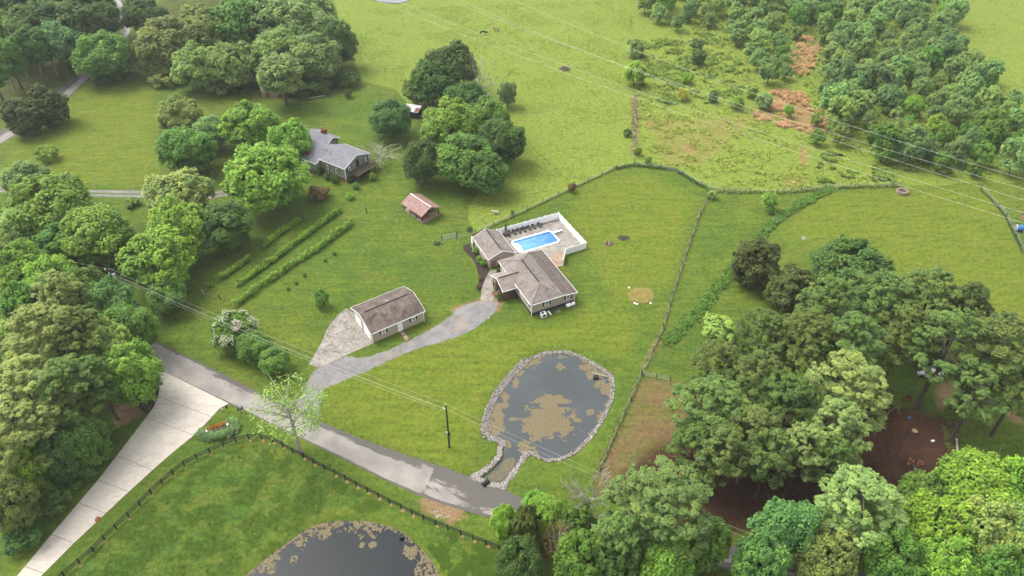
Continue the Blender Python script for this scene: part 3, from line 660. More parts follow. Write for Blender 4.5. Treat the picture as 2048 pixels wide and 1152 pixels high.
rvm = MB().box((0, 0, 0), (.16, .22, .05)).mesh('roof_patch', M['shingle2'])
for i in range(18): 
    for j in range(2):
        o = link('roof_patch', rvm, house); o.location = (W + .55 + j * 1.25 + rnd.uniform(-.1, .1), .8 + i * .85, he - .07 - (.55 + j * 1.25) * (he - se) / SW + .09)
# porch
p0, p1, px = 6.75, 12.7, -3.15; pe = 2.9; pm = (p0 + p1) / 2; pr = 4.25
MB().shell([(px, p0, pe), (.1, p0, pe + .02), (2.2, pm, pr), (px, pm, pr), (.1, p1, pe + .02), (px, p1, pe)], [(0, 1, 2, 3), (3, 2, 4, 5)], .12).build('porch_roof', 'shingle2', house)
MB().beam((px + .4, pm, pr + .03), (1.9, pm, pr + .03), .24, .09).build('porch_ridge_vent', 'shutter', house)
trim_loop(house, [((px - .03, p0 - .03, pe - .1), (px - .03, pm, pr - .1)), ((px - .03, pm, pr - .1), (px - .03, p1 + .03, pe - .1)), ((px, p0 - .04, pe - .1), (.3, p0 - .04, pe - .1)), ((px, p1 + .04, pe - .1), (.3, p1 + .04, pe - .1))], name='porch_fascia')
MB().add([(px + .2, p0 + .3, pe - .12), (px + .2, p1 - .3, pe - .12), (px + .2, pm, pr - .2), (px + .28, p0 + .3, pe - .12), (px + .28, p1 - .3, pe - .12), (px + .28, pm, pr - .2)], [(1, 0, 2), (3, 4, 5), (0, 1, 4, 3), (1, 2, 5, 4), (2, 0, 3, 5)]).build('porch_gable', 'redwood', house)
MB().box(((px + .6) / 2, pm, .55), (-(px) - .0, p1 - p0 - .7, .14)).build('porch_floor', 'deckwood', house)
for x, y in ((px + .3, p0 + .35), (px + .3, pm - 1.0), (px + .3, pm + 1.0), (px + .3, p1 - .35), (-1.4, p0 + .35)): MB().box((x, y, (pe - .1) / 2), (.16, .16, pe - .1)).build('porch_post', 'redwood', house)
rl = MB(); rl2 = MB()
for z in (.95, 1.5): rl.beam((px + .3, p0 + .35, z), (.2, p0 + .35, z), .09, .1); rl.beam((px + .3, p0 + .35, z), (px + .3, pm - 1.0, z), .09, .1); rl2.beam((px + .3, pm + 1.0, z), (px + .3, p1 - .35, z), .09, .1)
for i in range(13): rl.beam((px + .4 + i * .2, p0 + .35, .95), (px + .4 + i * .2, p0 + .35, 1.5), .04, .04)
for i in range(9): rl.beam((px + .3, p0 + .5 + i * .2, .95), (px + .3, p0 + .5 + i * .2, 1.5), .04, .04)
rl.build('porch_railing', 'redwood', house); [rl2.beam((px + .3, pm + 1.1 + i * .2, .95), (px + .3, pm + 1.1 + i * .2, 1.5), .04, .04) for i in range(8)]; rl2.build('porch_railing', 'redwood', house)
sk = MB()
for i in range(14): sk.box((px + .42 + i * .2, p0 + .38, .24), (.17, .03, .48)); sk.box((px + .33, p0 + .5 + i * .2, .24), (.03, .17, .48)) if i < 10 else None
sk.build('porch_skirt', 'redwood', house)
for i in range(3): MB().box((px - .1 - i * .32, pm, .42 - i * .16), (.34, 1.7, .12)).build('step', 'redwood', house)
for s in (-1, 1): MB().beam((px + .2, pm + s * .9, 1.5), (px - 1.0, pm + s * .9, .9), .08, .09).build('stair_rail', 'wood', house)
dr = MB(); dr.box((.37, pm + .1, 1.65), (.05, 1.0, 2.05)); d_ = dr.build('door', 'trim', house); MB().tube([(.33, pm + .45, 1.6), (.27, pm + .45, 1.6)], .04, 6).build('handle', 'shutter', d_)
for s in (-1.7, 1.9): win(house, (.375, pm + s, 1.9), (0, 1, 0), (-1, 0, 0), .8, 1.2, False)
# things beside the house
def hl(x, y, z=0):
    c_, s_ = math.cos(HA), math.sin(HA); return (HO.x + x * c_ - y * s_, HO.y + x * s_ + y * c_, z)
ac = thing('air_conditioner', 'boxy white heat pump unit on a pad at the corner of the ranch house', 'air conditioner', hl(2.5, -.75), HA)
MB().box((0, 0, .05), (1.3, 1.1, .1)).build('pad', 'oldconc', ac); MB().box((0, 0, .56), (1.1, .9, .9)).build('cabinet', 'trim', ac)
g = MB(); g.disc((-.15, 0, 1.012), .3, .3, .03, 12); g.build('fan_grille', 'shutter', ac); MB().box((-.05, -.455, .55), (.55, .02, .6)).build('side_grille', 'shutter', ac)
pt = thing('propane_tank', 'white propane tank with a red dome lying by the blue foundation', 'propane tank', hl(9.0, -.35), HA)
MB().tube([(-1.05, 0, .55), (-.98, 0, .55), (-.85, 0, .55), (.85, 0, .55), (.98, 0, .55), (1.05, 0, .55)], [.1, .28, .4, .4, .28, .1], 14).build('tank', 'white', pt, smooth=True)
MB().tube([(.05, 0, .93), (.05, 0, 1.12), (.05, 0, 1.16)], [.2, .19, .08], 10).build('dome', 'red', pt)
for x in (-.6, .6): MB().box((x, 0, .12), (.15, .6, .24)).build('leg', 'metal', pt)
tag(MB().beam(hl(3.9, -.05, .45), hl(4.15, -1.0, .06), .34, .05).build('board', 'white'), 'pale board leaning on the foundation next to the heat pump', 'board')
tag(MB().box(hl(6.0, -.75, .05), (.9, .5, .1), HA).build('splash_block', 'oldconc'), 'tan concrete block in the grass below the ranch house wall', 'block')
# ------------------------------------------------------------------ pool house
PHA = R_(24.8); PHO = P(976.9, 519.6, 2.6)
ph = thing('pool_house', 'small tan gabled pool house with brown roof between mulch bed and pool', 'pool house', (PHO.x, PHO.y, 0), PHA)
W2, L2, e2, r2 = 6.5, 9.1, 2.6, 4.05
mb = MB(); mb.prism([(.3, .3), (W2 - .3, .3), (W2 - .3, L2 - .3), (.3, L2 - .3)], 0, e2 - .14)
for y in (.3, L2 - .38): mb.add([(.3, y, e2 - .14), (W2 - .3, y, e2 - .14), (W2 / 2, y, r2 - .2), (.3, y + .08, e2 - .14), (W2 - .3, y + .08, e2 - .14), (W2 / 2, y + .08, r2 - .2)], [(0, 1, 2), (5, 4, 3), (0, 2, 5, 3), (2, 1, 4, 5)])
mb.build('wall', 'siding', ph)
def gable(root, W_, L_, e_, r_, mat, x0=0, th=.13, y0=0):
    return MB().shell([(x0, y0, e_), (x0 + W_ / 2, y0, r_), (x0 + W_ / 2, y0 + L_, r_), (x0, y0 + L_, e_), (x0 + W_, y0, e_), (x0 + W_, y0 + L_, e_)], [(0, 1, 2, 3)[::-1], (1, 4, 5, 2)[::-1]], th).build('roof', mat, root)
gable(ph, W2, L2, e2, r2, 'shingle'); MB().beam((W2 / 2, .3, r2 + .04), (W2 / 2, L2 - .3, r2 + .04), .25, .08).build('ridge_cap', 'shutter', ph)
trim_loop(ph, [((0, -.03, e2 - .1), (W2 / 2, -.03, r2 - .1)), ((W2 / 2, -.03, r2 - .1), (W2, -.03, e2 - .1)), ((-.03, 0, e2 - .1), (-.03, L2, e2 - .1)), ((W2 + .03, 0, e2 - .1), (W2 + .03, L2, e2 - .1)), ((0, L2 + .03, e2 - .1), (W2 / 2, L2 + .03, r2 - .1)), ((W2 / 2, L2 + .03, r2 - .1), (W2, L2 + .03, e2 - .1))])
for y in (2.6, 5.2, 7.4): win(ph, (.295, y, 1.5), (0, 1, 0), (-1, 0, 0), .9, 1.0, False)
for y, x in ((2.2, 1.9), (6.4, 2.0)): MB().tube([(x, y, e2 + .3), (x, y, r2 - .25)], .06, 8).build('vent_pipe', 'metal', ph)
for x in (.9, 1.5, 2.4): MB().box((x, .1, 1.0), (.16, .12, 1.6)).build('shutter', 'shutter', ph)
MB().box((W2 / 2, .26, r2 - .6), (.4, .08, .3)).build('gable_light', 'trim', ph)

# ------------------------------------------------------------------ pool, deck, fence
deck = structure(sheet('pool_deck', [pl(-2.3, -5), pl(14.0, -5), pl(14.0, 8.0), pl(-2.3, 8.0)][:0] or [pl(-2.3, -.45), pl(-.45, -.45), pl(-.45, 4.85), pl(-2.3, 4.85)], .02, 'joint'))
def deckslab(x0, x1, y0, y1):
    o = MB().prism([pl(x0 + .012, y0 + .012), pl(x1 - .012, y0 + .012), pl(x1 - .012, y1 - .012), pl(x0 + .012, y1 - .012)], -.12, .06).build('slab', 'deckconc', deck)
for x0, x1 in ((-2.3, 1.8), (1.8, 5.9), (5.9, 10.0), (10.0, 14.0)): deckslab(x0, x1, 4.75, 8.05)
for x0, x1 in ((-2.3, 3.6), (3.6, 8.7)): deckslab(x0, x1, -4.2, -.35)
deckslab(8.7, 14.0, -5.1, -.35); deckslab(-2.3, -.35, -.35, 4.75)
for y0, y1 in ((-.35, 2.2), (2.2, 4.75)): deckslab(10.25, 14.0, y0, y1)
pool = thing('swimming_pool', 'blue in-ground swimming pool with pale coping inside the white fence', 'swimming pool', (PO.x, PO.y, 0), PA)
b_ = MB(); r = .45
def rrect(x0, y0, x1, y1, r, n=5):
    o = []
    for cx, cy, a0 in ((x1 - r, y0 + r, -90), (x1 - r, y1 - r, 0), (x0 + r, y1 - r, 90), (x0 + r, y0 + r, 180)):
        for i in range(n + 1): a = R_(a0 + 90 * i / n); o.append((cx + r * math.cos(a), cy + r * math.sin(a)))
    return o
inn = rrect(0, 0, 9.9, 4.4, .8); out = rrect(-.37, -.37, 10.27, 4.77, 1.0); n = len(inn)
mb = MB(); mb.add([(x, y, .075) for x, y in inn] + [(x, y, .075) for x, y in out] + [(x, y, -.2) for x, y in inn] + [(x, y, -.1) for x, y in out], [(i, n + i, n + (i + 1) % n, (i + 1) % n)[::-1] for i in range(n)] + [(2 * n + i, i, (i + 1) % n, 2 * n + (i + 1) % n)[::-1] for i in range(n)] + [(n + i, 3 * n + i, 3 * n + (i + 1) % n, n + (i + 1) % n)[::-1] for i in range(n)]); mb.build('coping', 'white', pool)
mb = MB(); mb.add([(x, y, -.02) for x, y in inn] + [(x * .99 + .05, y * .99 + .02, -1.7) for x, y in inn], [(i, (i + 1) % n, n + (i + 1) % n, n + i) for i in range(n)] + [tuple(range(n, 2 * n))]); mb.build('basin', 'bluepool', pool)
mb = MB(); mb.add([(x, y, -.16) for x, y in inn], [tuple(range(n))]); mb.build('water', 'poolwater', pool)
mb = MB(); mb.prism([(.04, .5), (1.0, .7), (1.25, 2.2), (1.0, 3.7), (.04, 3.9)], -.9, -.13); mb.build('entry_step', 'white', pool)
for y in (1.9, 2.5): MB().tube([(10.5, y, .06), (10.5, y, .95), (10.2, y, 1.05), (9.95, y, .9), (9.93, y, -.1)], .03, 6).build('ladder_rail', 'bluepl', pool)
db = thing('diving_board', 'white diving board on a low stand at the far end of the pool', 'diving board', pl(11.3, 3.0), PA)
MB().box((-.3, 0, .5), (2.6, .45, .08)).build('board', 'white', db); MB().box((.55, 0, .26), (.6, .4, .4)).build('stand', 'metal', db)
for s in (-1, 1): MB().tube([(.2, s * .3, .06), (.2, s * .3, .9), (.9, s * .3, .9), (.9, s * .3, .06)], .025, 6).build('handrail', 'metal', db)
# fence
fn = thing('pool_fence', 'tall solid white vinyl fence around the swimming pool deck', 'fence', pl(6, 8), 0)
fnm = Matrix.Translation(-pl(6, 8))
fpath = [[P(943, 474, 1.8).to_2d(), pl(-2.1, 8.05).to_2d(), pl(14.1, 8.05).to_2d(), pl(14.1, -5.15).to_2d(), pl(8.75, -5.25).to_2d(), P(1126, 531, 0).to_2d()], [P(943, 474, 1.8).to_2d(), P(945, 487, 1.8).to_2d()]]
pm_, po_, pc_ = None, None, None
def panel_mesh(Lp):
    m = MB(); m.box((Lp / 2, 0, .93), (Lp - .13, .05, 1.6)); m.box((Lp / 2, 0, .12), (Lp - .13, .07, .14)); m.box((Lp / 2, 0, 1.72), (Lp - .13, .07, .12))
    k = int(Lp / .3)
    for i in range(1, k): m.box((i * Lp / k, 0, .93), (.02, .062, 1.5))
    return m
postm = MB().box((0, 0, .94), (.14, .14, 1.88)).mesh('post', M['white']); capm = MB().box((0, 0, 1.93), (.19, .19, .05)).add([(-.09, -.09, 1.955), (.09, -.09, 1.955), (.09, .09, 1.955), (-.09, .09, 1.955), (0, 0, 2.07)], [(0, 1, 4), (1, 2, 4), (2, 3, 4), (3, 0, 4)]).mesh('post_cap', M['white'])
for path in fpath:
    for i in range(len(path) - 1):
        a_, b_ = path[i], path[i + 1]; Lr = (b_ - a_).length; k = max(1, round(Lr / 1.83)); d = (b_ - a_) / k; ang = math.atan2(d.y, d.x); pmesh = panel_mesh(d.length).mesh('panel', M['white'])
        for j in range(k + (1 if i == len(path) - 2 else 0)):
            q = a_ + d * j; off = Vector((q.x, q.y, 0)) - pl(6, 8)
            po_ = link('post', postm, fn); po_.location = off; po_.rotation_euler.z = ang; pc_ = link('post_cap', capm, po_)
            if j < k: p_ = link('panel', pmesh, fn); p_.location = off; p_.rotation_euler.z = ang
structure(sheet('flagstone_patch', P2([(1088, 520), (1108, 508), (1129, 499), (1127, 515), (1125, 531), (1111, 535)]), .03, 'flag'))
rk = MB()
for i in range(260):
    t = rnd.random(); q = P(1090 + 37 * rnd.random(), 503 + 29 * rnd.random())
    if inside(np.array([q.x]), np.array([q.y]), P2([(1092, 520), (1108, 509), (1129, 500), (1125, 530), (1112, 533)]))[0]: rk.rock((q.x, q.y, .04), rnd.uniform(.08, .2), rnd.random(), .4)
stuff(rk.build('flagstone_rubble', 'flag'))
# loungers
def lounger():
    t = thing('sun_lounger', 'x', 'sun lounger', (0, 0, 0), 0, 'grey sun loungers along the pool fence')
    MB().box((0, -.1, .26), (.68, 1.3, .1)).build('seat', 'lounge', t)
    MB().beam((0, .5, .3), (0, 1.1, .82), .66, .1).build('backrest', 'lounge', t)
    for x in (-.29, .29):
        for y in (-.65, .45): MB().box((x, y, .11), (.08, .08, .22)).build('leg', 'cover', t)
    return t
lp = [(500, 480), (597, 452), (700, 425), (800, 390), (895, 365), (1010, 333)]
names = ['nearest the closed umbrella', 'second from the closed umbrella', 'third from the closed umbrella', 'third from the fence corner', 'second from the fence corner', 'nearest the fence corner']
l0 = lounger()
for i, (x, y) in enumerate(lp):
    q = P(980 + x / 10.24, 420 + y / 10.24); o = l0 if i == 0 else dup(l0, q, PA)
    o.location = (q.x, q.y, .06); o.rotation_euler.z = PA; o['label'] = 'grey wicker sun lounger by the pool, ' + names[i]
tb0 = None
for i, (x, y) in enumerate([(548, 440), (648, 412), (745, 380), (1068, 318)]):
    q = P(980 + x / 10.24, 420 + y / 10.24, .06)
    if tb0 is None:
        tb0 = thing('side_table', 'x', 'side table', q, PA, 'small grey side tables between the sun loungers'); MB().box((0, .3, .4), (.42, .42, .05)).build('table_top', 'lounge', tb0); MB().box((0, .3, .19), (.3, .3, .37)).build('leg', 'cover', tb0); o = tb0
    else: o = dup(tb0, q, PA)
    o['label'] = 'low grey side table ' + ['between first and second lounger from the umbrella', 'between second and third lounger from the umbrella', 'between the middle two sun loungers', 'beyond the sun lounger nearest the fence corner'][i]
q = P(1011.6, 467.5, .06)
um = thing('patio_umbrella', 'closed dark slate patio umbrella standing at the pool fence', 'umbrella', q)
MB().tube([(0, 0, 0), (0, 0, 2.6)], .03, 6).build('pole', 'metal', um); MB().tube([(0, 0, .9), (0, 0, 1.1), (0, 0, 1.8), (0, 0, 2.6), (0, 0, 2.75)], [.08, .24, .2, .1, .02], 10).build('canopy', 'cover', um)
tbl = thing('patio_table', 'round dark patio table under the closed umbrella', 'table', P(1014, 470, .06)); MB().disc((0, 0, .7), .6, .6, .04, 14).build('table_top', 'lounge', tbl); MB().tube([(0, .12, 0), (0, .12, .7)], .06, 6).build('pedestal', 'cover', tbl)
ch = None
for i, (px_, py_, a_) in enumerate([(1009, 472.5, 2.4), (1018, 473, -2.2), (1017, 467, -.8)]):
    q = P(px_, py_, .06)
    if ch is None:
        ch = thing('patio_chair', 'x', 'chair', q, a_, 'dark chairs around the patio table'); MB().box((0, 0, .42), (.5, .5, .07)).build('seat', 'lounge', ch); MB().box((0, .24, .7), (.5, .06, .5)).build('backrest', 'lounge', ch)
        for x in (-.2, .2):
            for y in (-.2, .2): MB().box((x, y, .19), (.05, .05, .38)).build('leg', 'cover', ch)
        o = ch
    else: o = dup(ch, q, a_)
    o['label'] = 'dark patio chair ' + ['on the pool house side of the patio table', 'on the pool side of the patio table', 'between the patio table and the loungers'][i]
# ------------------------------------------------------------------ garage
ga = thing('garage', 'detached tan garage with stained brown roof and white end doors above the gravel drive', 'garage', (GO.x, GO.y, 0), GA)
W3, L3, e3, r3 = 11.95, 9.35, 2.75, 4.5
mb = MB(); mb.prism([(.3, .3), (W3 - .3, .3), (W3 - .3, L3 - .3), (.3, L3 - .3)], 0, e3 - .15)
for x in (.3, W3 - .38): mb.add([(x, .3, e3 - .15), (x, L3 - .3, e3 - .15), (x, L3 / 2, r3 - .22), (x + .08, .3, e3 - .15), (x + .08, L3 - .3, e3 - .15), (x + .08, L3 / 2, r3 - .22)], [(0, 2, 1), (3, 4, 5), (0, 3, 5, 2), (2, 5, 4, 1)])
mb.build('wall', 'siding', ga)
kn = (.23, e3 + (r3 - e3) * .52 + .07)
rvx = [(0, e3), (L3 * kn[0], kn[1]), (L3 * .5, r3), (L3 * (1 - kn[0]), kn[1]), (L3, e3)]
MB().shell([(x, y, z) for y, z in rvx for x in (-.02, W3 + .02)], [(2 * i, 2 * i + 1, 2 * i + 3, 2 * i + 2) for i in range(4)], .13).build('roof', 'shinglegar', ga)
MB().beam((1.0, L3 / 2, r3 + .04), (W3 - 1.0, L3 / 2, r3 + .04), .22, .09).build('ridge_vent', 'shutter', ga)
MB().tube([(6.2, L3 / 2 + .3, r3 - .2), (6.2, L3 / 2 + .3, r3 + .3)], [.22, .18], 10).build('roof_vent', 'metal', ga)
tl = [((0, -.03, e3 - .1), (W3, -.03, e3 - .1)), ((0, L3 + .03, e3 - .1), (W3, L3 + .03, e3 - .1))]
for x in (-.05, W3 + .05): tl += [((x, rvx[i][0], rvx[i][1] - .1), (x, rvx[i + 1][0], rvx[i + 1][1] - .1)) for i in range(4)]
trim_loop(ga, tl)

for x in (.26, W3 - .26): MB().beam((x, .25, 0), (x, .25, e3 - .2), .11, .11).build('downspout', 'trim', ga)
for x in (2.75, 9.35): win(ga, (x, .295, 1.75), (1, 0, 0), (0, -1, 0), .95, .9)
d_ = MB().box((6.35, .28, 1.06), (1.05, .06, 2.1)).build('door', 'white', ga); MB().tube([(5.95, .25, 1.0), (5.95, .18, 1.0)], .04, 6).build('handle', 'shutter', d_)
MB().box((5.45, .28, 1.95), (.12, .08, .22)).build('wall_light', 'shutter', ga)
for y in (2.6, 6.75):
    g_ = MB().box((.27, y, 1.15), (.05, 2.9, 2.3)).build('garage_door', 'white', ga)
    for z in (.58, 1.15, 1.72): MB().box((.242, y, z), (.012, 2.8, .03)).build('seam', 'metal', g_)
gs = structure(sheet('garage_walk', P2([(799, 665.5), (808, 663), (819, 677), (811, 682.5)]), .03, 'joint'))
for q in ([(799.3, 665), (807.5, 662.6), (812.5, 669), (805, 672)], [(805.4, 672.8), (812.9, 669.8), (818.5, 677.2), (811.2, 682)]):
    o = sheet('slab', shrink([p.to_2d() for p in P2(q)], .03), .07, 'flag', .05); o.parent = gs
# ------------------------------------------------------------------ far house
FA = R_(56); FO = P(688.7, 338.1, 4.2)
fh = thing('house', 'sage green house with grey roof, brick base and a raised wooden deck among trees', 'house', (FO.x, FO.y, 0), FA)
fe, fr = 4.2, 6.0
mb = MB(); mb.prism([(.35, .35), (9.2, .35), (9.2, 9.0), (.35, 9.0)], .9, fe - .15)
mb.add([(.35, .35, fe - .15), (9.2, .35, fe - .15), (4.78, .35, fr - .22), (.35, .43, fe - .15), (9.2, .43, fe - .15), (4.78, .43, fr - .22)], [(0, 1, 2), (5, 4, 3), (0, 2, 5, 3), (2, 1, 4, 5)])
mb.prism([(-1.0, 9.0), (8.3, 9.0), (8.3, 17.4), (-1.0, 17.4)], .5, 3.4); mb.prism([(6.8, 13.2), (11.2, 13.2), (11.2, 21), (6.8, 21)], .0, 3.9); mb.build('wall', 'sage', fh)
mb = MB(); mb.prism([(.32, .32), (9.23, .32), (9.23, 9.0), (.32, 9.0)], 0, .9); mb.prism([(-1.0, 9.02), (8.3, 9.02), (8.3, 17.4), (-1.0, 17.4)], 0, .5); mb.build('foundation', 'brick', fh)
MB().shell([(0, 0, fe), (4.78, 0, fr), (4.78, 9.2, fr), (0, 9.2, fe), (9.56, 0, fe), (9.56, 9.2, fe)], [(3, 2, 1, 0), (2, 5, 4, 1)], .14).build('roof', 'shinglegrey', fh)
MB().shell([(-1.5, 8.7, 3.5), (3.1, 8.7, 5.45), (3.1, 17.8, 5.45), (-1.5, 17.8, 3.5), (8.6, 8.7, 3.7), (8.6, 17.8, 3.7)], [(3, 2, 1, 0), (2, 5, 4, 1)], .14).build('roof', 'shinglegrey', fh, 'lower grey roof of the rear wing')
MB().shell([(6.4, 12.6, 3.9), (8.9, 12.6, 5.2), (8.9, 21.3, 5.2), (6.4, 21.3, 3.9), (11.6, 12.6, 4.1), (11.6, 21.3, 4.1)], [(3, 2, 1, 0), (2, 5, 4, 1)], .14).build('roof', 'shinglegrey', fh, 'grey roof of the back cross wing')
trim_loop(fh, [((-.03, -.03, fe - .1), (4.78, -.03, fr - .1)), ((4.78, -.03, fr - .1), (9.58, -.03, fe - .1)), ((-.04, 0, fe - .1), (-.04, 9.2, fe - .1)), ((9.6, 0, fe - .1), (9.6, 9.2, fe - .1)), ((-1.53, 8.7, 3.4), (-1.53, 17.8, 3.4)), ((-1.5, 8.67, 3.4), (0, 8.67, 4.0)), ((6.4, 12.57, 3.8), (8.9, 12.57, 5.1)), ((8.9, 12.57, 5.1), (11.6, 12.57, 4.0))])
cb = MB(); cb.beam((.3, .3, .0), (.3, .3, fe - .2), .14, .14); cb.beam((9.25, .3, 0), (9.25, .3, fe - .2), .14, .14); cb.build('corner_board', 'trim', fh)
win(fh, (.345, 3.4, 2.4), (0, 1, 0), (-1, 0, 0), .9, 1.2); win(fh, (.345, 6.6, 2.4), (0, 1, 0), (-1, 0, 0), .9, 1.2)
win(fh, (2.0, .345, 3.0), (1, 0, 0), (0, -1, 0), 1.0, 1.1); win(fh, (8.0, .345, 3.0), (1, 0, 0), (0, -1, 0), .9, 1.1)
d_ = MB().box((5.0, .32, 3.45), (1.0, .06, 2.0)).build('door', 'shutter', fh); MB().box((5.0, .28, 3.6), (.6, .02, 1.3)).build('pane', 'glass', d_)
cm = MB(); cm.box((9.9, 16.8, 4.9), (1.5, .8, 2.0)); c_ = cm.build('chimney', 'brick', fh); MB().tube([(9.6, 16.8, 5.9), (9.6, 16.8, 6.8), (9.6, 16.8, 6.85)], [.2, .2, .3], 8).build('flue', 'tan', c_)
MB().box((.2, 13.3, 3.9), (.9, 1.3, 2.4)).build('chimney', 'brick', fh, 'squat brick chimney low on the left roof slope')
dk = thing('deck', 'raised brown wooden deck with railing at the end of the sage green house', 'deck', (FO.x, FO.y, 0), FA)
for i in range(16): MB().box((1.2 + .2 + i * .44, -1.3, 2.35), (.42, 2.9, .07)).build('plank', 'deckwood', dk)
for x in (1.3, 4.7, 8.1): MB().box((x, -2.65, 1.17), (.17, .17, 2.3)).build('post', 'deckwood', dk)
rl = MB()
for z in (2.8, 3.35): rl.beam((1.2, -2.75, z), (8.3, -2.75, z), .08, .12); rl.beam((1.2, -2.75, z), (1.2, .1, z), .08, .12); rl.beam((8.3, -2.75, z), (8.3, .1, z), .08, .12)
for i in range(28): rl.beam((1.25 + i * .26, -2.75, 2.4), (1.25 + i * .26, -2.75, 3.35), .05, .05)
for i in range(10): rl.beam((1.2, -2.6 + i * .28, 2.4), (1.2, -2.6 + i * .28, 3.35), .05, .05)
rl.build('railing', 'deckwood', dk); MB().beam((1.2, -2.83, 2.3), (8.3, -2.83, 2.3), .06, .2).build('rim_board', 'wood', dk)
for i in range(9): MB().box((8.55 + i * .28, -1.9, 2.1 - i * .25), (.3, 1.0, .06)).build('stair_tread', 'deckwood', dk)
for x in (2.0, 4.4, 6.6): tag(MB().box((FO.x + (x * math.cos(FA) + 1.0 * math.sin(FA)), FO.y + x * math.sin(FA) - 1.0 * math.cos(FA), .35), (1.1, .5, .7), FA).build('crate', 'deckwood'), 'weathered wooden box stored under the raised deck', 'crate', 'boxes stored under the deck')
# ------------------------------------------------------------------ pavilion
VA = R_(43); VO = P(842.8, 433.8, 2.2)
pv = thing('pavilion', 'open picnic pavilion with faded red sheet metal roof on the lawn', 'pavilion', (VO.x, VO.y, 0), VA)
for side in (0, 1):
    for i in range(9):
        y0, y1 = i * .9, i * .9 + .87; a_, b_ = ((0, 2.2), (2.98, 3.62)) if side == 0 else ((5.96, 2.2), (3.02, 3.62))
        zo = .006 * (i % 2); p4 = [(a_[0], y0, a_[1] + zo), (b_[0], y0, b_[1] + zo), (b_[0], y1, b_[1] + zo), (a_[0], y1, a_[1] + zo)]
        MB().shell(p4, [(3, 2, 1, 0)] if side == 0 else [(0, 1, 2, 3)], .03).build('roof_sheet', 'redmetal', pv)
MB().beam((3.0, -.05, 3.66), (3.0, 8.1, 3.66), .14, .03).build('ridge_cap', 'trim', pv)
tr = MB(); tr.beam((.05, -.03, 2.15), (3, -.03, 3.56), .04, .12); tr.beam((3, -.03, 3.56), (5.9, -.03, 2.15), .04, .12); tr.beam((-.02, 0, 2.14), (-.02, 8, 2.14), .04, .1); tr.build('fascia', 'tanhide', pv)
for x in (.5, 5.5):
    for y in (.5, 2.9, 5.3, 7.6): MB().box((x, y, 1.1), (.15, .15, 2.15)).build('post', 'black', pv)
fr_ = MB()
for x in (.5, 5.5): fr_.beam((x, .3, 2.1), (x, 7.8, 2.1), .12, .18)
for y in (.5, 4, 7.6): fr_.beam((.4, y, 2.05), (5.6, y, 2.05), .12, .18); fr_.beam((3, y, 2.1), (3, y, 3.4), .1, .1); 
fr_.build('truss', 'deckwood', pv)
MB().box((3.0, 4.0, .06), (5.3, 7.6, .12)).build('floor', 'flag', pv)
def vl(x, y, z=0): return (VO.x + x * math.cos(VA) - y * math.sin(VA), VO.y + x * math.sin(VA) + y * math.cos(VA), z)
gr_ = thing('grill', 'black barrel grill standing under the red pavilion roof', 'grill', vl(3.6, 2.2, .12), VA)
MB().tube([(-.6, 0, .85), (-.55, 0, .85), (.55, 0, .85), (.6, 0, .85)], [.2, .36, .36, .2], 10).build('barrel', 'black', gr_)
for x in (-.4, .4):
    for y in (-.2, .2): MB().box((x, y, .3), (.05, .05, .6)).build('leg', 'black', gr_)
MB().tube([(.3, 0, 1.15), (.3, 0, 1.6)], .06, 6).build('chimney', 'black', gr_)
hb = thing('brick_hearth', 'low rust red brick hearth on the pavilion floor', 'hearth', vl(2.0, 1.5, .12), VA)
for i in range(5):
    for j in range(2): MB().box((i * .42 - .84 + j * .2, 0, .12 + j * .23), (.4, .5, .22)).build('block', 'brick', hb)
pt_ = thing('picnic_table', 'grey picnic table inside the red roofed pavilion', 'picnic table', vl(2.2, 5.2, .12), VA); MB().box((0, 0, .74), (.8, 1.9, .06)).build('table_top', 'deckwood', pt_)
for s in (-1, 1): MB().box((s * .68, 0, .44), (.28, 1.9, .05)).build('bench', 'deckwood', pt_)
for y in (-.6, .6): MB().box((0, y, .36), (1.4, .1, .7)).build('leg', 'deckwood', pt_)
# ------------------------------------------------------------------ small sheds
so_ = P(836, 232)
sh = thing('shed', 'small dark open shed with patched blue grey tin roof between big trees', 'shed', (so_.x - 1.5, so_.y, 0), R_(-18))
MB().shell([(-2.4, -1.5, 2.1), (2.4, -1.5, 2.1), (2.4, 1.6, 2.9), (-2.4, 1.6, 2.9)], [(0, 1, 2, 3)], .06).build('roof', 'metal', sh)
MB().shell([(1.1, -1.4, 2.17), (2.3, -1.4, 2.17), (2.3, .4, 2.63), (1.1, .4, 2.63)], [(0, 1, 2, 3)], .03).build('rusty_sheet', 'rust', sh)
MB().box((0, 1.4, 1.3), (4.6, .08, 2.6)).build('back_wall', 'black', sh)
for x in (-2.2, 0, 2.2): MB().box((x, -1.3, 1.03), (.14, .14, 2.06)).build('post', 'black', sh)
for i in range(5): MB().box((-2.2 + i * 1.1, -.9, .5), (.9, .7, 1.0)).build('firewood_stack', 'deckwood', sh)
sb = P(548, 200)
s2 = thing('low_shed', 'long low beige shed half hidden behind the tall tree with bare trunk', 'shed', (sb.x, sb.y + 3, 0), R_(-8))
MB().box((0, 0, 1.0), (8.0, 3.0, 2.0)).build('wall', 'tan', s2); MB().shell([(-4.2, -1.7, 2.1), (4.2, -1.7, 2.1), (4.2, 1.7, 2.5), (-4.2, 1.7, 2.5)], [(0, 1, 2, 3)], .1).build('roof', 'shinglegrey', s2)
for x in (-2, 2): MB().box((x, -1.52, .9), (1.4, .04, 1.6)).build('door', 'rust', s2)
q = P(2052, 440); wsd = thing('wooden_shed', 'brown wooden hut with vertical boards cut by the right picture edge', 'shed', (q.x + 1.3, q.y, 0), R_(25))
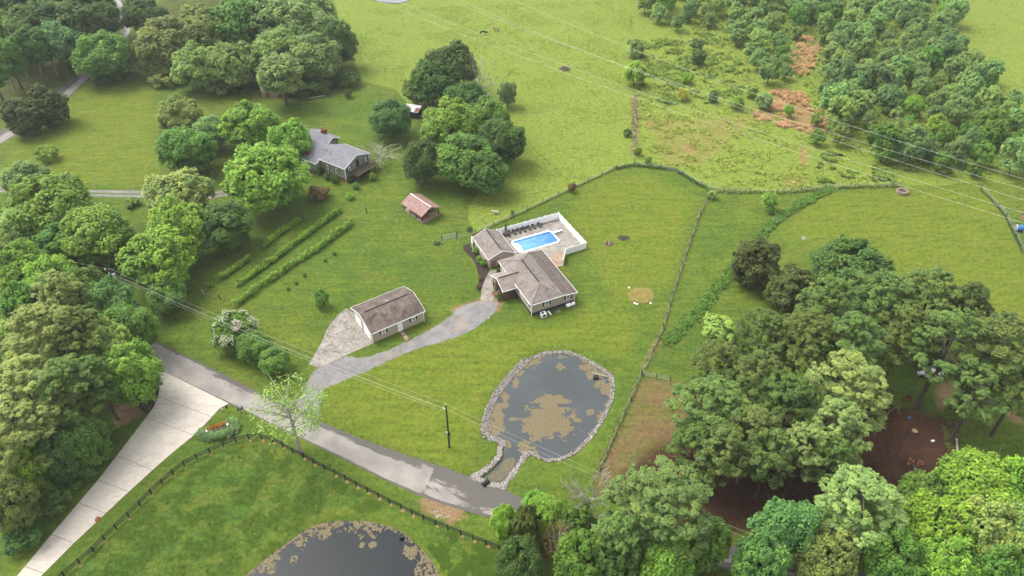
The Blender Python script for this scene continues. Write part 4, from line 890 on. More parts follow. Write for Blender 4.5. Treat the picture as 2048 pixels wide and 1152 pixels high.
for i in range(11): MB().shell([(-2.2 + i * .4, -2, 1.4), (-1.82 + i * .4, -2, 1.4), (-1.82 + i * .4, .0, 3.4), (-2.2 + i * .4, .0, 3.4)], [(0, 1, 2, 3)], .05).build('roof_board', 'wood', wsd)
MB().shell([(-2.2, 0.02, 3.4), (2.2, 0.02, 3.4), (2.2, 2, 1.4), (-2.2, 2, 1.4)], [(0, 1, 2, 3)], .05).build('roof', 'wood', wsd); MB().box((0, 0, .7), (4.0, 3.6, 1.4)).build('wall', 'wood', wsd)
# round bales
def bale(name, lab, px_, py_, mat, endm, rz):
    q = P(px_, py_); t = thing(name, lab, 'hay bale', (q.x, q.y, 0), rz); MB().tube([(-.7, 0, .75), (.7, 0, .75)], .75, 18).build('wrap', mat, t, smooth=False); MB().tube([(-.76, 0, .75), (-.69, 0, .75)], .73, 18).build('end_face', endm, t); MB().tube([(-.69, 0, .75), (-.6, 0, .75)], .765, 18).build('rim_band', 'white', t); return t
bale('round_bale', 'blue wrapped round bale with white rim near the right picture edge', 2035, 461, 'bluepl', 'tan', R_(-10)); bale('round_bale', 'bare brown round bale beside the blue wrapped bale', 2052, 466, 'tan', 'tan', R_(-10))
# disc harrow and tractor at the right edge
q = P(2035, 652); dh = thing('disc_harrow', 'orange disc harrow with rows of dark blades at the right picture edge', 'farm implement', (q.x, q.y, 0), 0)
for y in (0, .9): MB().box((1.0, y, .75), (5.2, .22, .22)).build('frame_beam', 'orange', dh)
for i in range(12):
    for y in (.35, -.45): MB().tube([(-1.3 + i * .42, y, .38), (-1.26 + i * .42, y, .38)], .36, 10).build('disc_blade', 'black', dh)
MB().tube([(-1.5, .4, .1), (-1.5, .4, .85)], .38, 8).build('end_drum', 'wood', dh)
mb = MB(); mb.beam((-1.2, 1.0, .8), (-.7, .3, 2.3), .12, .12); mb.beam((-1.4, .2, .8), (-.7, .3, 2.3), .12, .12); mb.beam((.2, 0, .8), (-.7, .3, 2.3), .12, .12); mb.build('hitch_mast', 'metal', dh); MB().beam((-.7, .3, 2.3), (3.5, .6, 2.3), .1, .1).build('tie_bar', 'yellowstem', dh)
MB().box((.2, -.95, .45), (2.6, .3, .25)).build('rear_drag', 'rust', dh)
q = P(2045, 660); at_ = thing('garden_tractor', 'small dark garden tractor parked in front of the orange harrow', 'tractor', (q.x + .2, q.y, 0), R_(8))
MB().box((.5, 0, .7), (1.1, .6, .5)).build('hood', 'cover', at_); MB().box((-.5, 0, .5), (1.0, .9, .25)).build('fender', 'cover', at_); MB().box((-.55, 0, .8), (.45, .5, .35)).build('seat', 'black', at_)
for x, r_w in ((-.55, .42), (.8, .28)):
    for s in (-1, 1): MB().tube([(x, s * .35, r_w), (x, s * .58, r_w)], r_w, 12).build('wheel', 'tyre', at_)
# vehicles under the pines
def car(name, lab, px_, py_, rz, mat):
    q = P(px_, py_); t = thing(name, lab, 'car', (q.x, q.y, 0), rz)
    prof = [(-2.2, .35), (-2.2, .85), (-1.9, .95), (1.2, .95), (2.1, .8), (2.2, .4), (2.1, .3), (-2.1, .3)]
    v = [(x, -.85, z) for x, z in prof] + [(x, .85, z) for x, z in prof]; n = len(prof)
    MB().add(v, [tuple(range(n)), tuple(range(2 * n - 1, n - 1, -1))] + [(i, n + i, n + (i + 1) % n, (i + 1) % n) for i in range(n)]).build('body', mat, t)
    MB().add([(-1.9, -.78, .95), (1.1, -.78, .95), (1.1, .78, .95), (-1.9, .78, .95), (-1.45, -.62, 1.45), (.3, -.62, 1.45), (.3, .62, 1.45), (-1.45, .62, 1.45)], [(0, 1, 5, 4), (1, 2, 6, 5), (2, 3, 7, 6), (3, 0, 4, 7)]).build('window', 'glass', t)
    MB().box((-.57, 0, 1.47), (1.8, 1.26, .05)).build('roof', mat, t)
    for x in (-1.4, 1.35):
        for s in (-1, 1): MB().tube([(x, s * .68, .32), (x, s * .88, .32)], .32, 12).build('wheel', 'tyre', t)
    for s in (-1, 1): MB().box((2.17, s * .6, .65), (.06, .3, .12)).build('headlight', 'white', t)
car('parked_car', 'white car with dark windows parked under the pines, nearer one', 1858, 752, R_(160), 'carwhite')
car('parked_car', 'pale green white car partly hidden behind the white car under pines', 1858, 732, R_(168), simple('pale_green_paint', C(205, 230, 218, .7), .03, 1, .25, .6))

# ------------------------------------------------------------------ fences
fpx = [(100, 1180), (130, 1153), (160, 1127), (188, 1103), (210, 1080), (233, 1058), (258, 1034), (281, 1011), (303, 988), (325, 968), (347, 949), (369, 932), (394, 918), (420, 906), (447, 893), (472, 884), (498, 878), (524, 878), (546, 883), (566, 893), (586, 905), (607, 915), (628, 927), (649, 939), (670, 949), (691, 960), (713, 972), (735, 983), (757, 994), (779, 1006), (802, 1017), (824, 1028), (847, 1039), (871, 1049), (896, 1059), (921, 1069), (946, 1079), (972, 1089), (998, 1100), (1024, 1112)]
pts = P2(fpx); bf = thing('paddock_fence', 'black three rail paddock fence curving around the lower pond field', 'fence', pts[16])
postm = MB().box((0, 0, .68), (.16, .16, 1.36)).mesh('post', M['black'])
for i, p in enumerate(pts):
    o = link('post', postm, bf); o.location = p - pts[16]
    if i + 1 < len(pts):
        d = pts[i + 1] - p; ang = math.atan2(d.y, d.x); L_ = d.length
        for z in (.45, .82, 1.18):
            m = MB().box((L_ / 2, 0, z + rnd.uniform(-.015, .015)), (L_ - .165, .05, .14)); r_ = m.build('rail', 'black', bf); r_.location = p - pts[16]; r_.rotation_euler.z = ang
for i in range(2, len(pts) - 1):
    if i % 1 == 0 and rnd.random() < .8:
        pass
bare = MB()
for i, p in enumerate(pts):
    if rnd.random() < .75: bare.disc((p.x + .3, p.y - .35, .004 + .001 * (i % 3)), rnd.uniform(.25, .45), rnd.uniform(.15, .3), .008, 8, .8, rnd.random() * 3)
stuff(bare.build('bare_soil_spots', simple('bare_clay', C(205, 160, 115, .48), .3, 4, .95)))
def wirefence(label, px_, step, mat='pole', h=1.25, nm='wire_fence', wires=4):
    q = P2(px_); tot = plen(q); k = max(2, int(tot / step)); rs = resample(q, k + 1); o0 = Vector((rs[0][0], rs[0][1], 0)); t = thing(nm, label, 'fence', o0)
    pmesh = MB().box((0, 0, h / 2), (.11, .11, h)).mesh('post', M[mat])
    for p in rs: o = link('post', pmesh, t); o.location = Vector((p[0], p[1], 0)) - o0
    for z in np.linspace(.3, h - .12, wires): MB().tube([Vector((p[0], p[1], z)) - o0 for p in rs], .012, 3, False).build('wire', 'metal', t)
wirefence('long wire fence with thin posts between pond lawn and brown paddock', [(1187, 968), (1240, 845), (1282, 752)], 3.2)
wirefence('long wire fence dividing the back lawn from the right hand field', [(1283, 750), (1325, 660), (1345, 590), (1395, 440), (1420, 385)], 3.4)
wirefence('short wire fence at the top of the brown paddock', [(1284, 752), (1310, 756), (1340, 762)], 3)
wirefence('wire fence between the back lawn and the cow pasture', [(870, 490), (900, 484), (945, 470), (1035, 430), (1130, 385), (1230, 338), (1268, 330)], 5)
wirefence('old wire fence running up the pasture through brown brush', [(1268, 325), (1271, 255), (1268, 190)], 4)
wirefence('wire fence along the weedy edge of the scrub field', [(1272, 331), (1350, 340), (1420, 382), (1560, 386), (1665, 376), (1800, 372)], 6)
wirefence('dark wire fence on the far right crossing to the picture edge', [(1962, 378), (2010, 430), (2052, 515)], 4)
gt = P(899, 477); g_ = thing('farm_gate', 'thin grey tube gate in the faint fence left of the pool house', 'gate', gt, R_(22))
mb = MB()
for z in (.25, .6, .95, 1.25): mb.tube([(-1.6, 0, z), (1.6, 0, z)], .03, 5)
for x in (-1.6, 1.6): mb.tube([(x, 0, .1), (x, 0, 1.3)], .04, 5)
mb.build('gate_frame', 'metal', g_); 
for x in (-1.85, 1.85): MB().box((x, 0, .7), (.14, .14, 1.4)).build('post', 'pole', g_)
for px_, py_, hh, mt, lb in ((968, 446, 1.5, 'palebark', 'leaning pale post standing in the pasture fence line behind the pool house'), (934, 436, 1.2, 'metal', 'whitish bent post at the corner of the small pen'), (734, 427, 1.6, 'pole', 'lone dark post on the lawn between vine rows and pavilion'), (441, 600, 1.4, 'pole', 'lone dark stake at the lower end of the middle vine row'), (408, 590, 1.5, 'metal', 'pale metal stake at the lower end of the upper vine row')):
    q = P(px_, py_); tag(MB().beam((0, 0, 0), (-.12, .05, hh), .16, .16).build('post', mt), lb, 'post').location = q
# ------------------------------------------------------------------ utility poles and lines
def upole(base, h, label, trans=False):
    t = thing('utility_pole', label, 'utility pole', base); MB().tube([(0, 0, 0), (0, 0, h)], [.17, .12], 8).build('pole', 'pole', t)
    MB().tube([(0, 0, h), (0, 0, h + .3)], .05, 6).build('insulator', 'white', t)
    MB().tube([(-.35, 0, h - 1.0), (-.35, 0, h - .7)], .07, 6).build('insulator', 'white', t); MB().beam((-.4, 0, h - 1.02), (.1, 0, h - 1.02), .08, .08).build('bracket', 'metal', t)
    if trans:
        MB().tube([(.5, -.1, h - 2.0), (.5, -.1, h - 1.1), (.5, -.1, h - 1.02)], [.33, .33, .2], 12).build('transformer', 'metal', t); MB().beam((-1.0, 0, h - .3), (.7, 0, h - .3), .1, .12).build('crossarm', 'pole', t); MB().tube([(-.85, 0, h - .25), (-.85, 0, h + .1)], .09, 6).build('insulator', 'white', t)
    else:
        MB().box((-.22, -.05, h * .36), (.3, .3, .55)).build('meter_box', 'metal', t); MB().box((.2, -.1, h * .36 - .2), (.3, .25, .5)).build('junction_box', 'black', t); MB().tube([(.16, 0, .3), (.14, 0, h * .34)], .04, 5).build('conduit', 'metal', t)
    return t
b1 = P(899, 895); b2 = P(247, 603)
upole(b1, 10.9, 'dark wooden utility pole with meter boxes on the lawn beside the pond'); upole(b2, 8.6, 'wooden utility pole with white transformer can among the left trees', True)
def cable(a_, b_, sag, label, r=.0095, group=None):
    a_, b_ = Vector(a_), Vector(b_); pp = []
    for i in range(25): t = i / 24; p = a_.lerp(b_, t); p.z -= sag * 4 * t * (1 - t); pp.append(p)
    tag(MB().tube(pp, r, 4, False).build('power_line', 'wire'), label, 'power line', group)
e1 = b1 + Vector((0, 0, 10.9)); e2_ = b2 + Vector((0, 0, 8.6)); e3_ = P(1560, 1092, 10.5)
for i, (da, nm) in enumerate(((.25, 'topmost'), (-.8, 'second from top'), (-1.15, 'third from top'), (-1.6, 'lowest'))):
    xo = -.35 if i % 2 else 0
    cable(e1 + Vector((xo, 0, da)), e2_ + Vector((xo, 0, da + .1)), 1.0 + .1 * i, nm + ' roadside wire between the transformer pole and the pond pole')
    if i < 2: cable(e1 + Vector((xo, 0, da)), e3_ + Vector((xo, 0, da)), .9, nm + ' roadside wire over the pond from dark pole to lower right trees')
cable(e2_, P(-60, 470, 8), .6, 'wire from the transformer pole to the left picture edge'); cable(e2_ + Vector((.2, 0, -.3)), P(330, 460, 8), .3, 'service wire from the transformer pole into the left trees')
for i, (a_, b_, nm) in enumerate((((640, -48), (2200, 492), 'lowest'), ((680, -45), (2200, 470), 'second lowest'), ((840, -35), (2200, 446), 'middle'), ((800, -40), (2200, 420), 'fainter middle'), ((960, -30), (2200, 402), 'topmost'))):
    cable(P(*a_, 14), P(*b_, 14), 3.6, nm + ' of the transmission wires crossing the pasture at upper right', .019)

# ------------------------------------------------------------------ foliage generators
def unit(n, r=npr):
    v = r.normal(size=(n, 3)); return v / (np.linalg.norm(v, axis=1, keepdims=True) + 1e-9)
def leafquads(p, nrm, size, tint, r=npr, asp=.62):
    n = len(p); t = np.cross(nrm, unit(n, r)); t /= (np.linalg.norm(t, axis=1, keepdims=True) + 1e-9); b = np.cross(nrm, t)
    s = (size * r.uniform(.7, 1.3, n))[:, None]
    fold = nrm * s * .25
    v = np.stack([p - t * s, p + b * s * asp + fold, p + t * s, p - b * s * asp + fold], 1).reshape(-1, 3)
    f = np.arange(4 * n).reshape(n, 4); return v, f, tint
def mesh_from(name, v, f, tint, mat='leaf'):
    me = bpy.data.meshes.new(name); fastmesh(me, v, f); me.materials.append(M[mat])
    at = me.attributes.new('tint', 'FLOAT', 'FACE'); at.data.foreach_set('value', np.clip(tint, 0, 1).astype(np.float32)); return me
def crown(seed, Rr, H, zb, nl, nsub, nleaf, leaf, lobe=(.26, .40), shape='dome', up=.5, asp=.62):
    r = np.random.RandomState(seed); zc = zb + (H - zb) * (.50 if shape != 'cone' else .40); hv = (H - zb) / 2
    Pn, Nn, Tn = [], [], []; lobes = []
    for k in range(nl):
        for _ in range(40):
            d = unit(1, r)[0]; q = r.uniform(.35, 1.0) ** .5
            if shape == 'cone':
                h = r.uniform(0, 1) ** 1.3; rad = (1 - h) * .95 + .08; a = r.uniform(0, 6.283); c = np.array([math.cos(a) * Rr * rad * .72, math.sin(a) * Rr * rad * .72, zb + h * (H - zb) * .93]); lr = Rr * r.uniform(*lobe) * (.55 + .55 * rad)
            elif shape == 'pine':
                a = r.uniform(0, 6.283); h = r.uniform(0, 1); rad = (math.sin(math.pi * (h * .78 + .2)) ** .7) * r.uniform(.35, 1.0); c = np.array([math.cos(a) * Rr * rad * .8, math.sin(a) * Rr * rad * .8, zb + h * (H - zb) * .92]); lr = Rr * r.uniform(*lobe)
            else:
                c = np.array([d[0] * q * Rr * .70, d[1] * q * Rr * .70, zc + d[2] * q * hv * (.78 if shape == 'egg' else .70) + (0 if d[2] > -.8 or shape == 'egg' else hv * .1)]); lr = Rr * r.uniform(*lobe)
            if all(np.linalg.norm(c - l[0]) > .62 * (lr + l[1]) * (.8 if shape != 'dome' else 1) for l in lobes): break
        lobes.append((c, lr))
    cc = np.array([0, 0, zc - hv * .15])
    for c, lr in lobes:
        od = c - cc; od = od / (np.linalg.norm(od) + 1e-6); sq = np.array([1, 1, .8 if shape == 'pine' else .85])
        lt = r.uniform(-.14, .14)
        for _ in range(nsub):
            for _t in range(12):
                d = unit(1, r)[0]
                if d @ od > -.35 and d[2] > (-.9 if shape == 'egg' else -.7): break
            sc = c + d * lr * sq * .80; sr = lr * r.uniform(.28, .44); n = max(3, int(nleaf * r.uniform(.7, 1.3)))
            u = unit(n, r); rad = r.uniform(.25, 1, n) ** .5; p = sc + u * rad[:, None] * sr * sq
            nr = u * .45 + d * .40 + np.array([0, 0, up * 1.7]) + unit(n, r) * .55; nr /= np.linalg.norm(nr, axis=1, keepdims=True)
            Pn.append(p); Nn.append(nr); Tn.append(np.clip(.45 + lt + r.uniform(-.22, .22) + r.normal(0, .16, n), 0, 1))
    p = np.concatenate(Pn); nr = np.concatenate(Nn); tt = np.concatenate(Tn)
    p[:, 2] = np.maximum(p[:, 2], .15)
    return leafquads(p, nr, leaf, tt, r, asp)
def trunk(seed, H, zb, Rr, r0, limbs=7, lean=.0, pine=False):
    r = random.Random(seed); mb = MB(); top = H * (.86 if pine else .72); pts = [Vector((r.uniform(-.02, .02) * H * i / 6 + lean * i / 6, r.uniform(-.02, .02) * H * i / 6, top * i / 6)) for i in range(7)]
    mb.tube(pts, [r0 * (1.25 if i == 0 else 1 - .8 * i / 6) for i in range(7)], 8)
    for k in range(limbs):
        t = r.uniform(.45, .95); i = min(int(t * 6), 5); b = pts[i].lerp(pts[i + 1], t * 6 - i); a = 6.283 * k / limbs + r.uniform(-.4, .4); L_ = Rr * r.uniform(.5, .8); rise = L_ * (r.uniform(.1, .4) if pine else r.uniform(.4, .9))
        e = b + Vector((math.cos(a) * L_, math.sin(a) * L_, rise)); m = b.lerp(e, .5) + Vector((0, 0, rise * .12)); q = r0 * (.42 - .2 * t)
        mb.tube([b, m, e], [q, q * .7, q * .2], 5, False)
    return mb
PROTO = {}
def proto(kind, var, Rr, H, cr, tk, mat='bark'):
    PROTO.setdefault(kind, []).append((Rr, H, cr, tk))
for s in range(4):
    proto('broad', s, 8.0, 14.0, mesh_from('crown', *crown(100 + s, 8.0, 14.0, .1, 36, 24, 24, .30, (.22, .36))), trunk(s, 14, 1.6, 8, .40).mesh('trunk', M['bark']))
for s in range(3):
    proto('tall', s, 6.5, 18.0, mesh_from('crown', *crown(130 + s, 6.5, 18.0, 3.0, 36, 22, 20, .32, (.24, .38))), trunk(s + 9, 18, 4, 6, .36).mesh('trunk', M['bark']))
for s in range(4):
    proto('pine', s, 6.5, 22.0, mesh_from('crown', *crown(150 + s, 6.5, 22.0, 8.5, 96, 11, 22, .22, (.10, .17), 'pine', .62, asp=.34)), trunk(s + 20, 22, 9, 6, .36, 12, 0, True).mesh('trunk', M['bark']))
for s in range(2):
    proto('openpine', s, 6.5, 22.0, mesh_from('crown', *crown(160 + s, 6.5, 22.0, 10.0, 58, 9, 18, .25, (.10, .17), 'pine', .75, asp=.36)), trunk(s + 25, 22, 10, 6, .40, 14, 0, True).mesh('trunk', M['bark']))
    proto('cedar', s, 4.5, 10.0, mesh_from('crown', *crown(170 + s, 4.5, 10.0, -.8, 74, 16, 18, .24, (.15, .26), 'egg', .4, asp=.42)), trunk(s + 30, 10, .5, 3, .25, 4).mesh('trunk', M['bark']))
for s in range(5):
    proto('young', s, 3.6, 7.0, mesh_from('crown', *crown(180 + s, 3.6, 7.0, .1, 17, 16, 15, .25, (.26, .42), 'dome', .7)), trunk(s + 40, 7, .7, 3, .13, 4).mesh('trunk', M['bark']))
for s in range(3):
    proto('shrub', s, 1.6, 2.2, mesh_from('crown', *crown(190 + s, 1.6, 2.2, .05, 14, 13, 13, .12, (.26, .42), 'dome', .5)), trunk(s + 50, 2.2, .2, 1, .06, 3).mesh('trunk', M['bark']))
proto('airy', 0, 8.0, 18.0, mesh_from('crown', *crown(200, 8.0, 18.0, 5.0, 30, 11, 5, .22, (.20, .32), 'dome', .4)), trunk(60, 20, 5, 8, .40, 26).mesh('trunk', M['palebark']))
def branchy(seed, Rr, H, fine=2, n0=9, r0=.2, droop=0.0, zs=.2, rm=.045):
    r = random.Random(seed); mb = MB()
    def go(b, d, L_, rad, lev):
        p = [b]; dd = d.copy()
        for i in range(4):
            dd = (dd + Vector((r.uniform(-.25, .25), r.uniform(-.25, .25), r.uniform(-.12, .22) - droop))).normalized(); p.append(p[-1] + dd * L_ / 4)
        mb.tube(p, [max(rad * (1 - .2 * i), rm) * 1.25 for i in range(5)], 5 if lev < 1 else 3, False)
        if lev < fine:
            for k in range(4 if lev else 5):
                i = r.randint(1, 4); a = (dd + Vector((r.uniform(-1, 1), r.uniform(-1, 1), r.uniform(-.3, .7)))).normalized(); go(p[i], a, L_ * r.uniform(.4, .62), rad * .45, lev + 1)
    mb.tube([(0, 0, 0), (.1, 0, H * .25), (0, .1, H * .6)], [r0, r0 * .8, r0 * .4], 7)
    for k in range(n0):
        a = 6.283 * k / n0 + r.uniform(-.3, .3); z = H * r.uniform(zs, .6); e = r.uniform(.4, 1.3)
        go(Vector((0, 0, z)), Vector((math.cos(a), math.sin(a), e)).normalized(), Rr * r.uniform(.7, 1.0), r0 * .42, 0)
    return mb
PROTO['dead'] = [(5.5, 13.0, None, branchy(1, 5.5, 13, 2, 10, .26).mesh('branch', M['palebark'])), (5.5, 13.0, None, branchy(2, 5.0, 13, 2, 9, .24).mesh('branch', M['palebark']))]
PROTO['weeping'] = [(3.6, 7.0, None, branchy(3, 3.8, 7, 2, 16, .11, .10, .2, .018).mesh('branch', M['palebark']))]

COLS = dict(BR=C(136, 178, 68, .90), YG=C(146, 184, 64, .86), MG=C(112, 156, 64, .88), DG=C(92, 128, 60, .88), OL=C(136, 160, 82, .92), PN=C(120, 146, 76, .90), PD=C(106, 132, 66, .86), BG=C(120, 162, 86, .88), CD=C(100, 116, 62, .86), YL=C(204, 208, 74, .82), LT=C(156, 190, 100, .90), SG=C(136, 170, 98, .96), GG=C(150, 172, 98, 1.0), RD=C(150, 126, 84, .80), TEAL=C(118, 152, 92, .92))
vcount = {}
def tree(kind, cx, cy, rp, h, col, name, label, cat='tree', group=None, base=None, lean=0.0, rmul=1.0):
    pr = PROTO[kind]; vcount[kind] = vcount.get(kind, -1) + 1; Rr, H, cr, tk = pr[vcount[kind] % len(pr)]
    q = P(cx, cy, h * .55); d = (q - cam.location).length; rad = rp * d / FPX * rmul
    if kind in ('broad', 'cedar', 'young') and not base:
        h = max(h, rad * {'broad': 1.62, 'cedar': 1.95, 'young': 1.9}[kind]); q = P(cx, cy, h * .52); d = (q - cam.location).length; rad = rp * d / FPX * rmul
    b = P(*base) if base else Vector((q.x, q.y, 0))
    t = thing(name, label, cat, (b.x, b.y, 0), rnd.uniform(0, 6.28), group, (rad / Rr, rad / Rr, h / H))
    o = link('trunk' if cr else 'branches', tk, t)
    if cr:
        c = link('crown', cr, t); k = rnd.uniform(.93, 1.07); cc = COLS[col]; c.color = (cc[0] * k * rnd.uniform(.95, 1.06), cc[1] * k, cc[2] * k * rnd.uniform(.9, 1.1), 1)
    return t
def T(kind, rows, name, cat='tree', group=None):
    for r in rows: tree(kind, r[0], r[1], r[2], r[3], r[4], name, r[5], cat, group)

# far left forest
FG = 'tall trees of the forest beyond the far road'
fl = 'tall forest tree in the dark wood left of the far road'
for cx, cy, rp, h, c in ((18, 20, 40, 22, 'DG'), (60, 8, 42, 22, 'TEAL'), (108, 15, 40, 22, 'DG'), (150, 8, 38, 21, 'TEAL'), (192, 14, 34, 20, 'DG'), (214, 40, 26, 17, 'DG'), (10, 70, 36, 22, 'OL'), (48, 62, 38, 22, 'PD'), (92, 52, 38, 22, 'DG'), (135, 50, 36, 21, 'TEAL'), (178, 52, 32, 19, 'DG'), (18, 118, 30, 18, 'MG'), (70, 95, 32, 20, 'DG'), (118, 88, 32, 19, 'TEAL'), (150, 95, 26, 15, 'DG'), (-25, 60, 40, 22, 'DG'), (-22, 140, 36, 18, 'MG')):
    tree('tall', cx, cy, rp, h, c, 'forest_tree', fl, 'tree', FG)
for i, (x1, y1, x0, y0) in enumerate(((3, 118, 30, 180), (30, 92, 57, 156), (58, 92, 85, 150), (132, 25, 168, 70), (152, 12, 172, 60))):
    b = P(x0, y0); h = 17.0; t = thing('bare_trunk_tree', 'pale bare trunk among the dark forest edge trees at upper left', 'tree', b, 0, 'pale bare trunks at the forest edge'); MB().tube([(0, 0, 0), (.1, 0, 9), (0, .2, h)], [.26, .2, .12], 7).build('trunk', 'palebark', t)
    for k in range(3): MB().tube([(0, 0, 12 + k), (.8 * (-1) ** k, .3, 12.8 + k)], [.06, .02], 4).build('branch', 'palebark', t)
b = P(115, 150); t = thing('dead_snag', 'pale broken off snag standing alone by the far road', 'tree', b); MB().tube([(0, 0, 0), (.05, 0, 7), (.1, 0, 12.5)], [.28, .24, .18], 8).build('trunk', 'wood', t); MB().tube([(0, 0, 11.5), (-.7, .2, 12.3)], [.08, .02], 4).build('branch', 'wood', t)
T('broad', [(205, 108, 54, 13, 'MG', 'bright spreading tree beside the far road where it bends'), (285, 28, 44, 15, 'DG', 'dark tree at the top edge right of the far road')], 'broadleaf_tree')
T('shrub', [(215, 150, 30, 4, 'DG', 'dark bush under the bright tree by the far road'), (255, 130, 18, 5, 'GG', 'grey green bush between far road and left grove')], 'bush', 'bush')
T('cedar', [(42, 228, 37, 12, 'CD', 'dull olive cedar by the far road, left of the pair'), (92, 206, 38, 13, 'CD', 'dull olive cedar by the far road, right of the pair')], 'cedar_tree')
T('broad', [(300, 110, 38, 13, 'OL', 'olive tree at the left end of the big upper left grove'), (338, 80, 62, 17, 'OL', 'rounded olive tree second from left in the upper left grove'), (405, 60, 62, 18, 'OL', 'olive tree near the top edge in the middle of the upper left grove'), (395, 130, 55, 15, 'OL', 'low front olive tree in the upper left grove above the lawn'), (470, 45, 64, 19, 'MG', 'green tall tree at the top edge of the upper left grove'), (540, 40, 66, 19, 'SG', 'grey green tall tree at the top edge of the upper left grove'), (612, 42, 62, 19, 'SG', 'tall tree at the upper right of the upper left grove'), (470, 125, 55, 16, 'OL', 'front olive tree behind the tall bare trunk tree'), (560, 110, 60, 17, 'OL', 'olive tree in the grove right behind the tree with bare trunk'), (630, 110, 58, 17, 'SG', 'front grove tree above the round shrub on the lawn'), (676, 85, 40, 17, 'DG', 'dark tree on the right edge of the upper left grove')], 'grove_tree')
T('shrub', [(692, 155, 30, 5, 'DG', 'dark thicket at the right foot of the upper left grove'), (640, 172, 26, 4, 'DG', 'dark shrub under the grove behind the pale log'), (600, 180, 24, 4, 'DG', 'dark shrub at the grove edge right of the beige shed'), (440, 172, 30, 4, 'OL', 'low olive shrub under the left grove'), (330, 155, 30, 4, 'OL', 'low shrub at the left grove edge over the lawn'), (697, 187, 9, 2.6, 'DG', 'small round dark shrub alone on the lawn near the grove')], 'shrub', 'shrub')
tree('tall', 562, 152, 48, 17, 'SG', 'broadleaf_tree', 'slender tree with a long bare pale trunk in front of the grove')
T('broad', [(356, 228, 46, 12, 'OL', 'round olive tree at the top of the centre left clump'), (375, 296, 58, 13, 'MG', 'full mid green tree left of the bright pair near the grey house'), (497, 245, 60, 13, 'BR', 'bright yellow green tree behind the big tree by the sage house'), (583, 280, 46, 13, 'BR', 'bright tree crown touching the roof of the sage house'), (530, 350, 88, 15, 'BR', 'biggest bright green tree in front of the sage house'), (420, 265, 34, 10, 'SG', 'grey green tree between the olive tree and the bright tree')], 'broadleaf_tree')
T('shrub', [(636, 384, 24, 3.4, 'RD', 'bronze shrub at the right foot of the biggest bright tree'), (92, 306, 20, 4.0, 'BR', 'small light green tree alone on the left lawn'), (264, 404, 16, 2.0, 'OL', 'low brownish shrub below the gravel track'), (699, 392, 10, 1.8, 'YG', 'small yellow green ball bush on the lawn below the sage house')], 'shrub', 'shrub')
T('broad', [(55, 358, 44, 11, 'SG', 'grey green tree at the left edge above the left clump'), (100, 410, 76, 13, 'BR', 'bright round tree in the left clump next to the gravel track'), (40, 450, 52, 12, 'LT', 'pale green tree at the left edge of the left clump'), (192, 470, 70, 14, 'BR', 'bright green tree on the right of the left clump by the pole'), (120, 485, 48, 11, 'MG', 'mid green front tree in the left clump'), (360, 388, 66, 13, 'GG', 'pale cream tipped tree beside the gravel track'), (352, 455, 62, 16, 'YG', 'yellow green tall tree in front of the cream tipped tree'), (446, 452, 60, 12, 'DG', 'dark green round tree at the upper end of the vine rows'), (312, 515, 74, 15, 'BR', 'bright spreading tree right of the transformer pole'), (330, 590, 40, 8, 'MG', 'low green front tree below the transformer wires')], 'broadleaf_tree')
# left woods
T('broad', [(40, 530, 52, 13, 'BR', 'bright tree top in the left woods nearest the left picture edge'), (20, 490, 30, 9, 'LT', 'light bush tree at the left edge between clump and woods'), (105, 555, 48, 12, 'YG', 'yellow green tree top at the upper rim of the left woods'), (165, 585, 46, 13, 'MG', 'green tree at the upper rim of the left woods below the pole'), (225, 605, 48, 13, 'BG', 'blue green tree top in the left woods nearest the utility pole'), (262, 655, 52, 13, 'MG', 'rounded green tree at the right rim of the left woods above the road end'), (60, 610, 50, 15, 'MG', 'deep green tree in the upper left woods'), (258, 748, 60, 14, 'BR', 'bright green tree hanging over the corner of the concrete drive'), (215, 700, 55, 16, 'LT', 'olive tree just behind the bright tree over the drive'), (165, 880, 50, 10, 'MG', 'green tree at the lower right rim of the left woods'), (110, 900, 52, 12, 'DG', 'dark tree at the lower rim of the left woods'), (20, 700, 46, 14, 'LT', 'pale feathery tree on the left picture edge'), (40, 930, 52, 13, 'YG', 'yellow green tree near the lower left woods edge'), (20, 1010, 44, 12, 'OL', 'lowest tree at the left picture edge above the drive'), (200, 855, 26, 5, 'MG', 'low green tree at the woods corner by the bare clay')], 'woodland_tree')
T('pine', [(125, 610, 56, 18, 'GG', 'grey green pine in the middle of the upper left woods'), (90, 690, 76, 20, 'GG', 'wide pine in the left woods left of centre'), (165, 690, 66, 19, 'PN', 'pine in the centre of the left woods'), (60, 800, 84, 20, 'GG', 'big pine on the left of the lower left woods'), (150, 790, 70, 19, 'PN', 'dark gapped pine in the lower middle of the left woods'), (50, 880, 76, 18, 'GG', 'lowest big pine in the left woods'), (200, 770, 48, 16, 'PN', 'pine just left of the bright tree over the drive')], 'pine_tree')
T('shrub', [(150, 935, 40, 4, 'DG', 'dark undergrowth clump along the grass strip by the drive'), (95, 1005, 38, 4, 'DG', 'undergrowth clump at the lower left woods edge'), (40, 1070, 36, 4, 'DG', 'undergrowth clump lowest on the left woods edge'), (190, 900, 30, 4, 'MG', 'bush at the woods edge nearest the clay patch')], 'undergrowth_bush', 'bush')
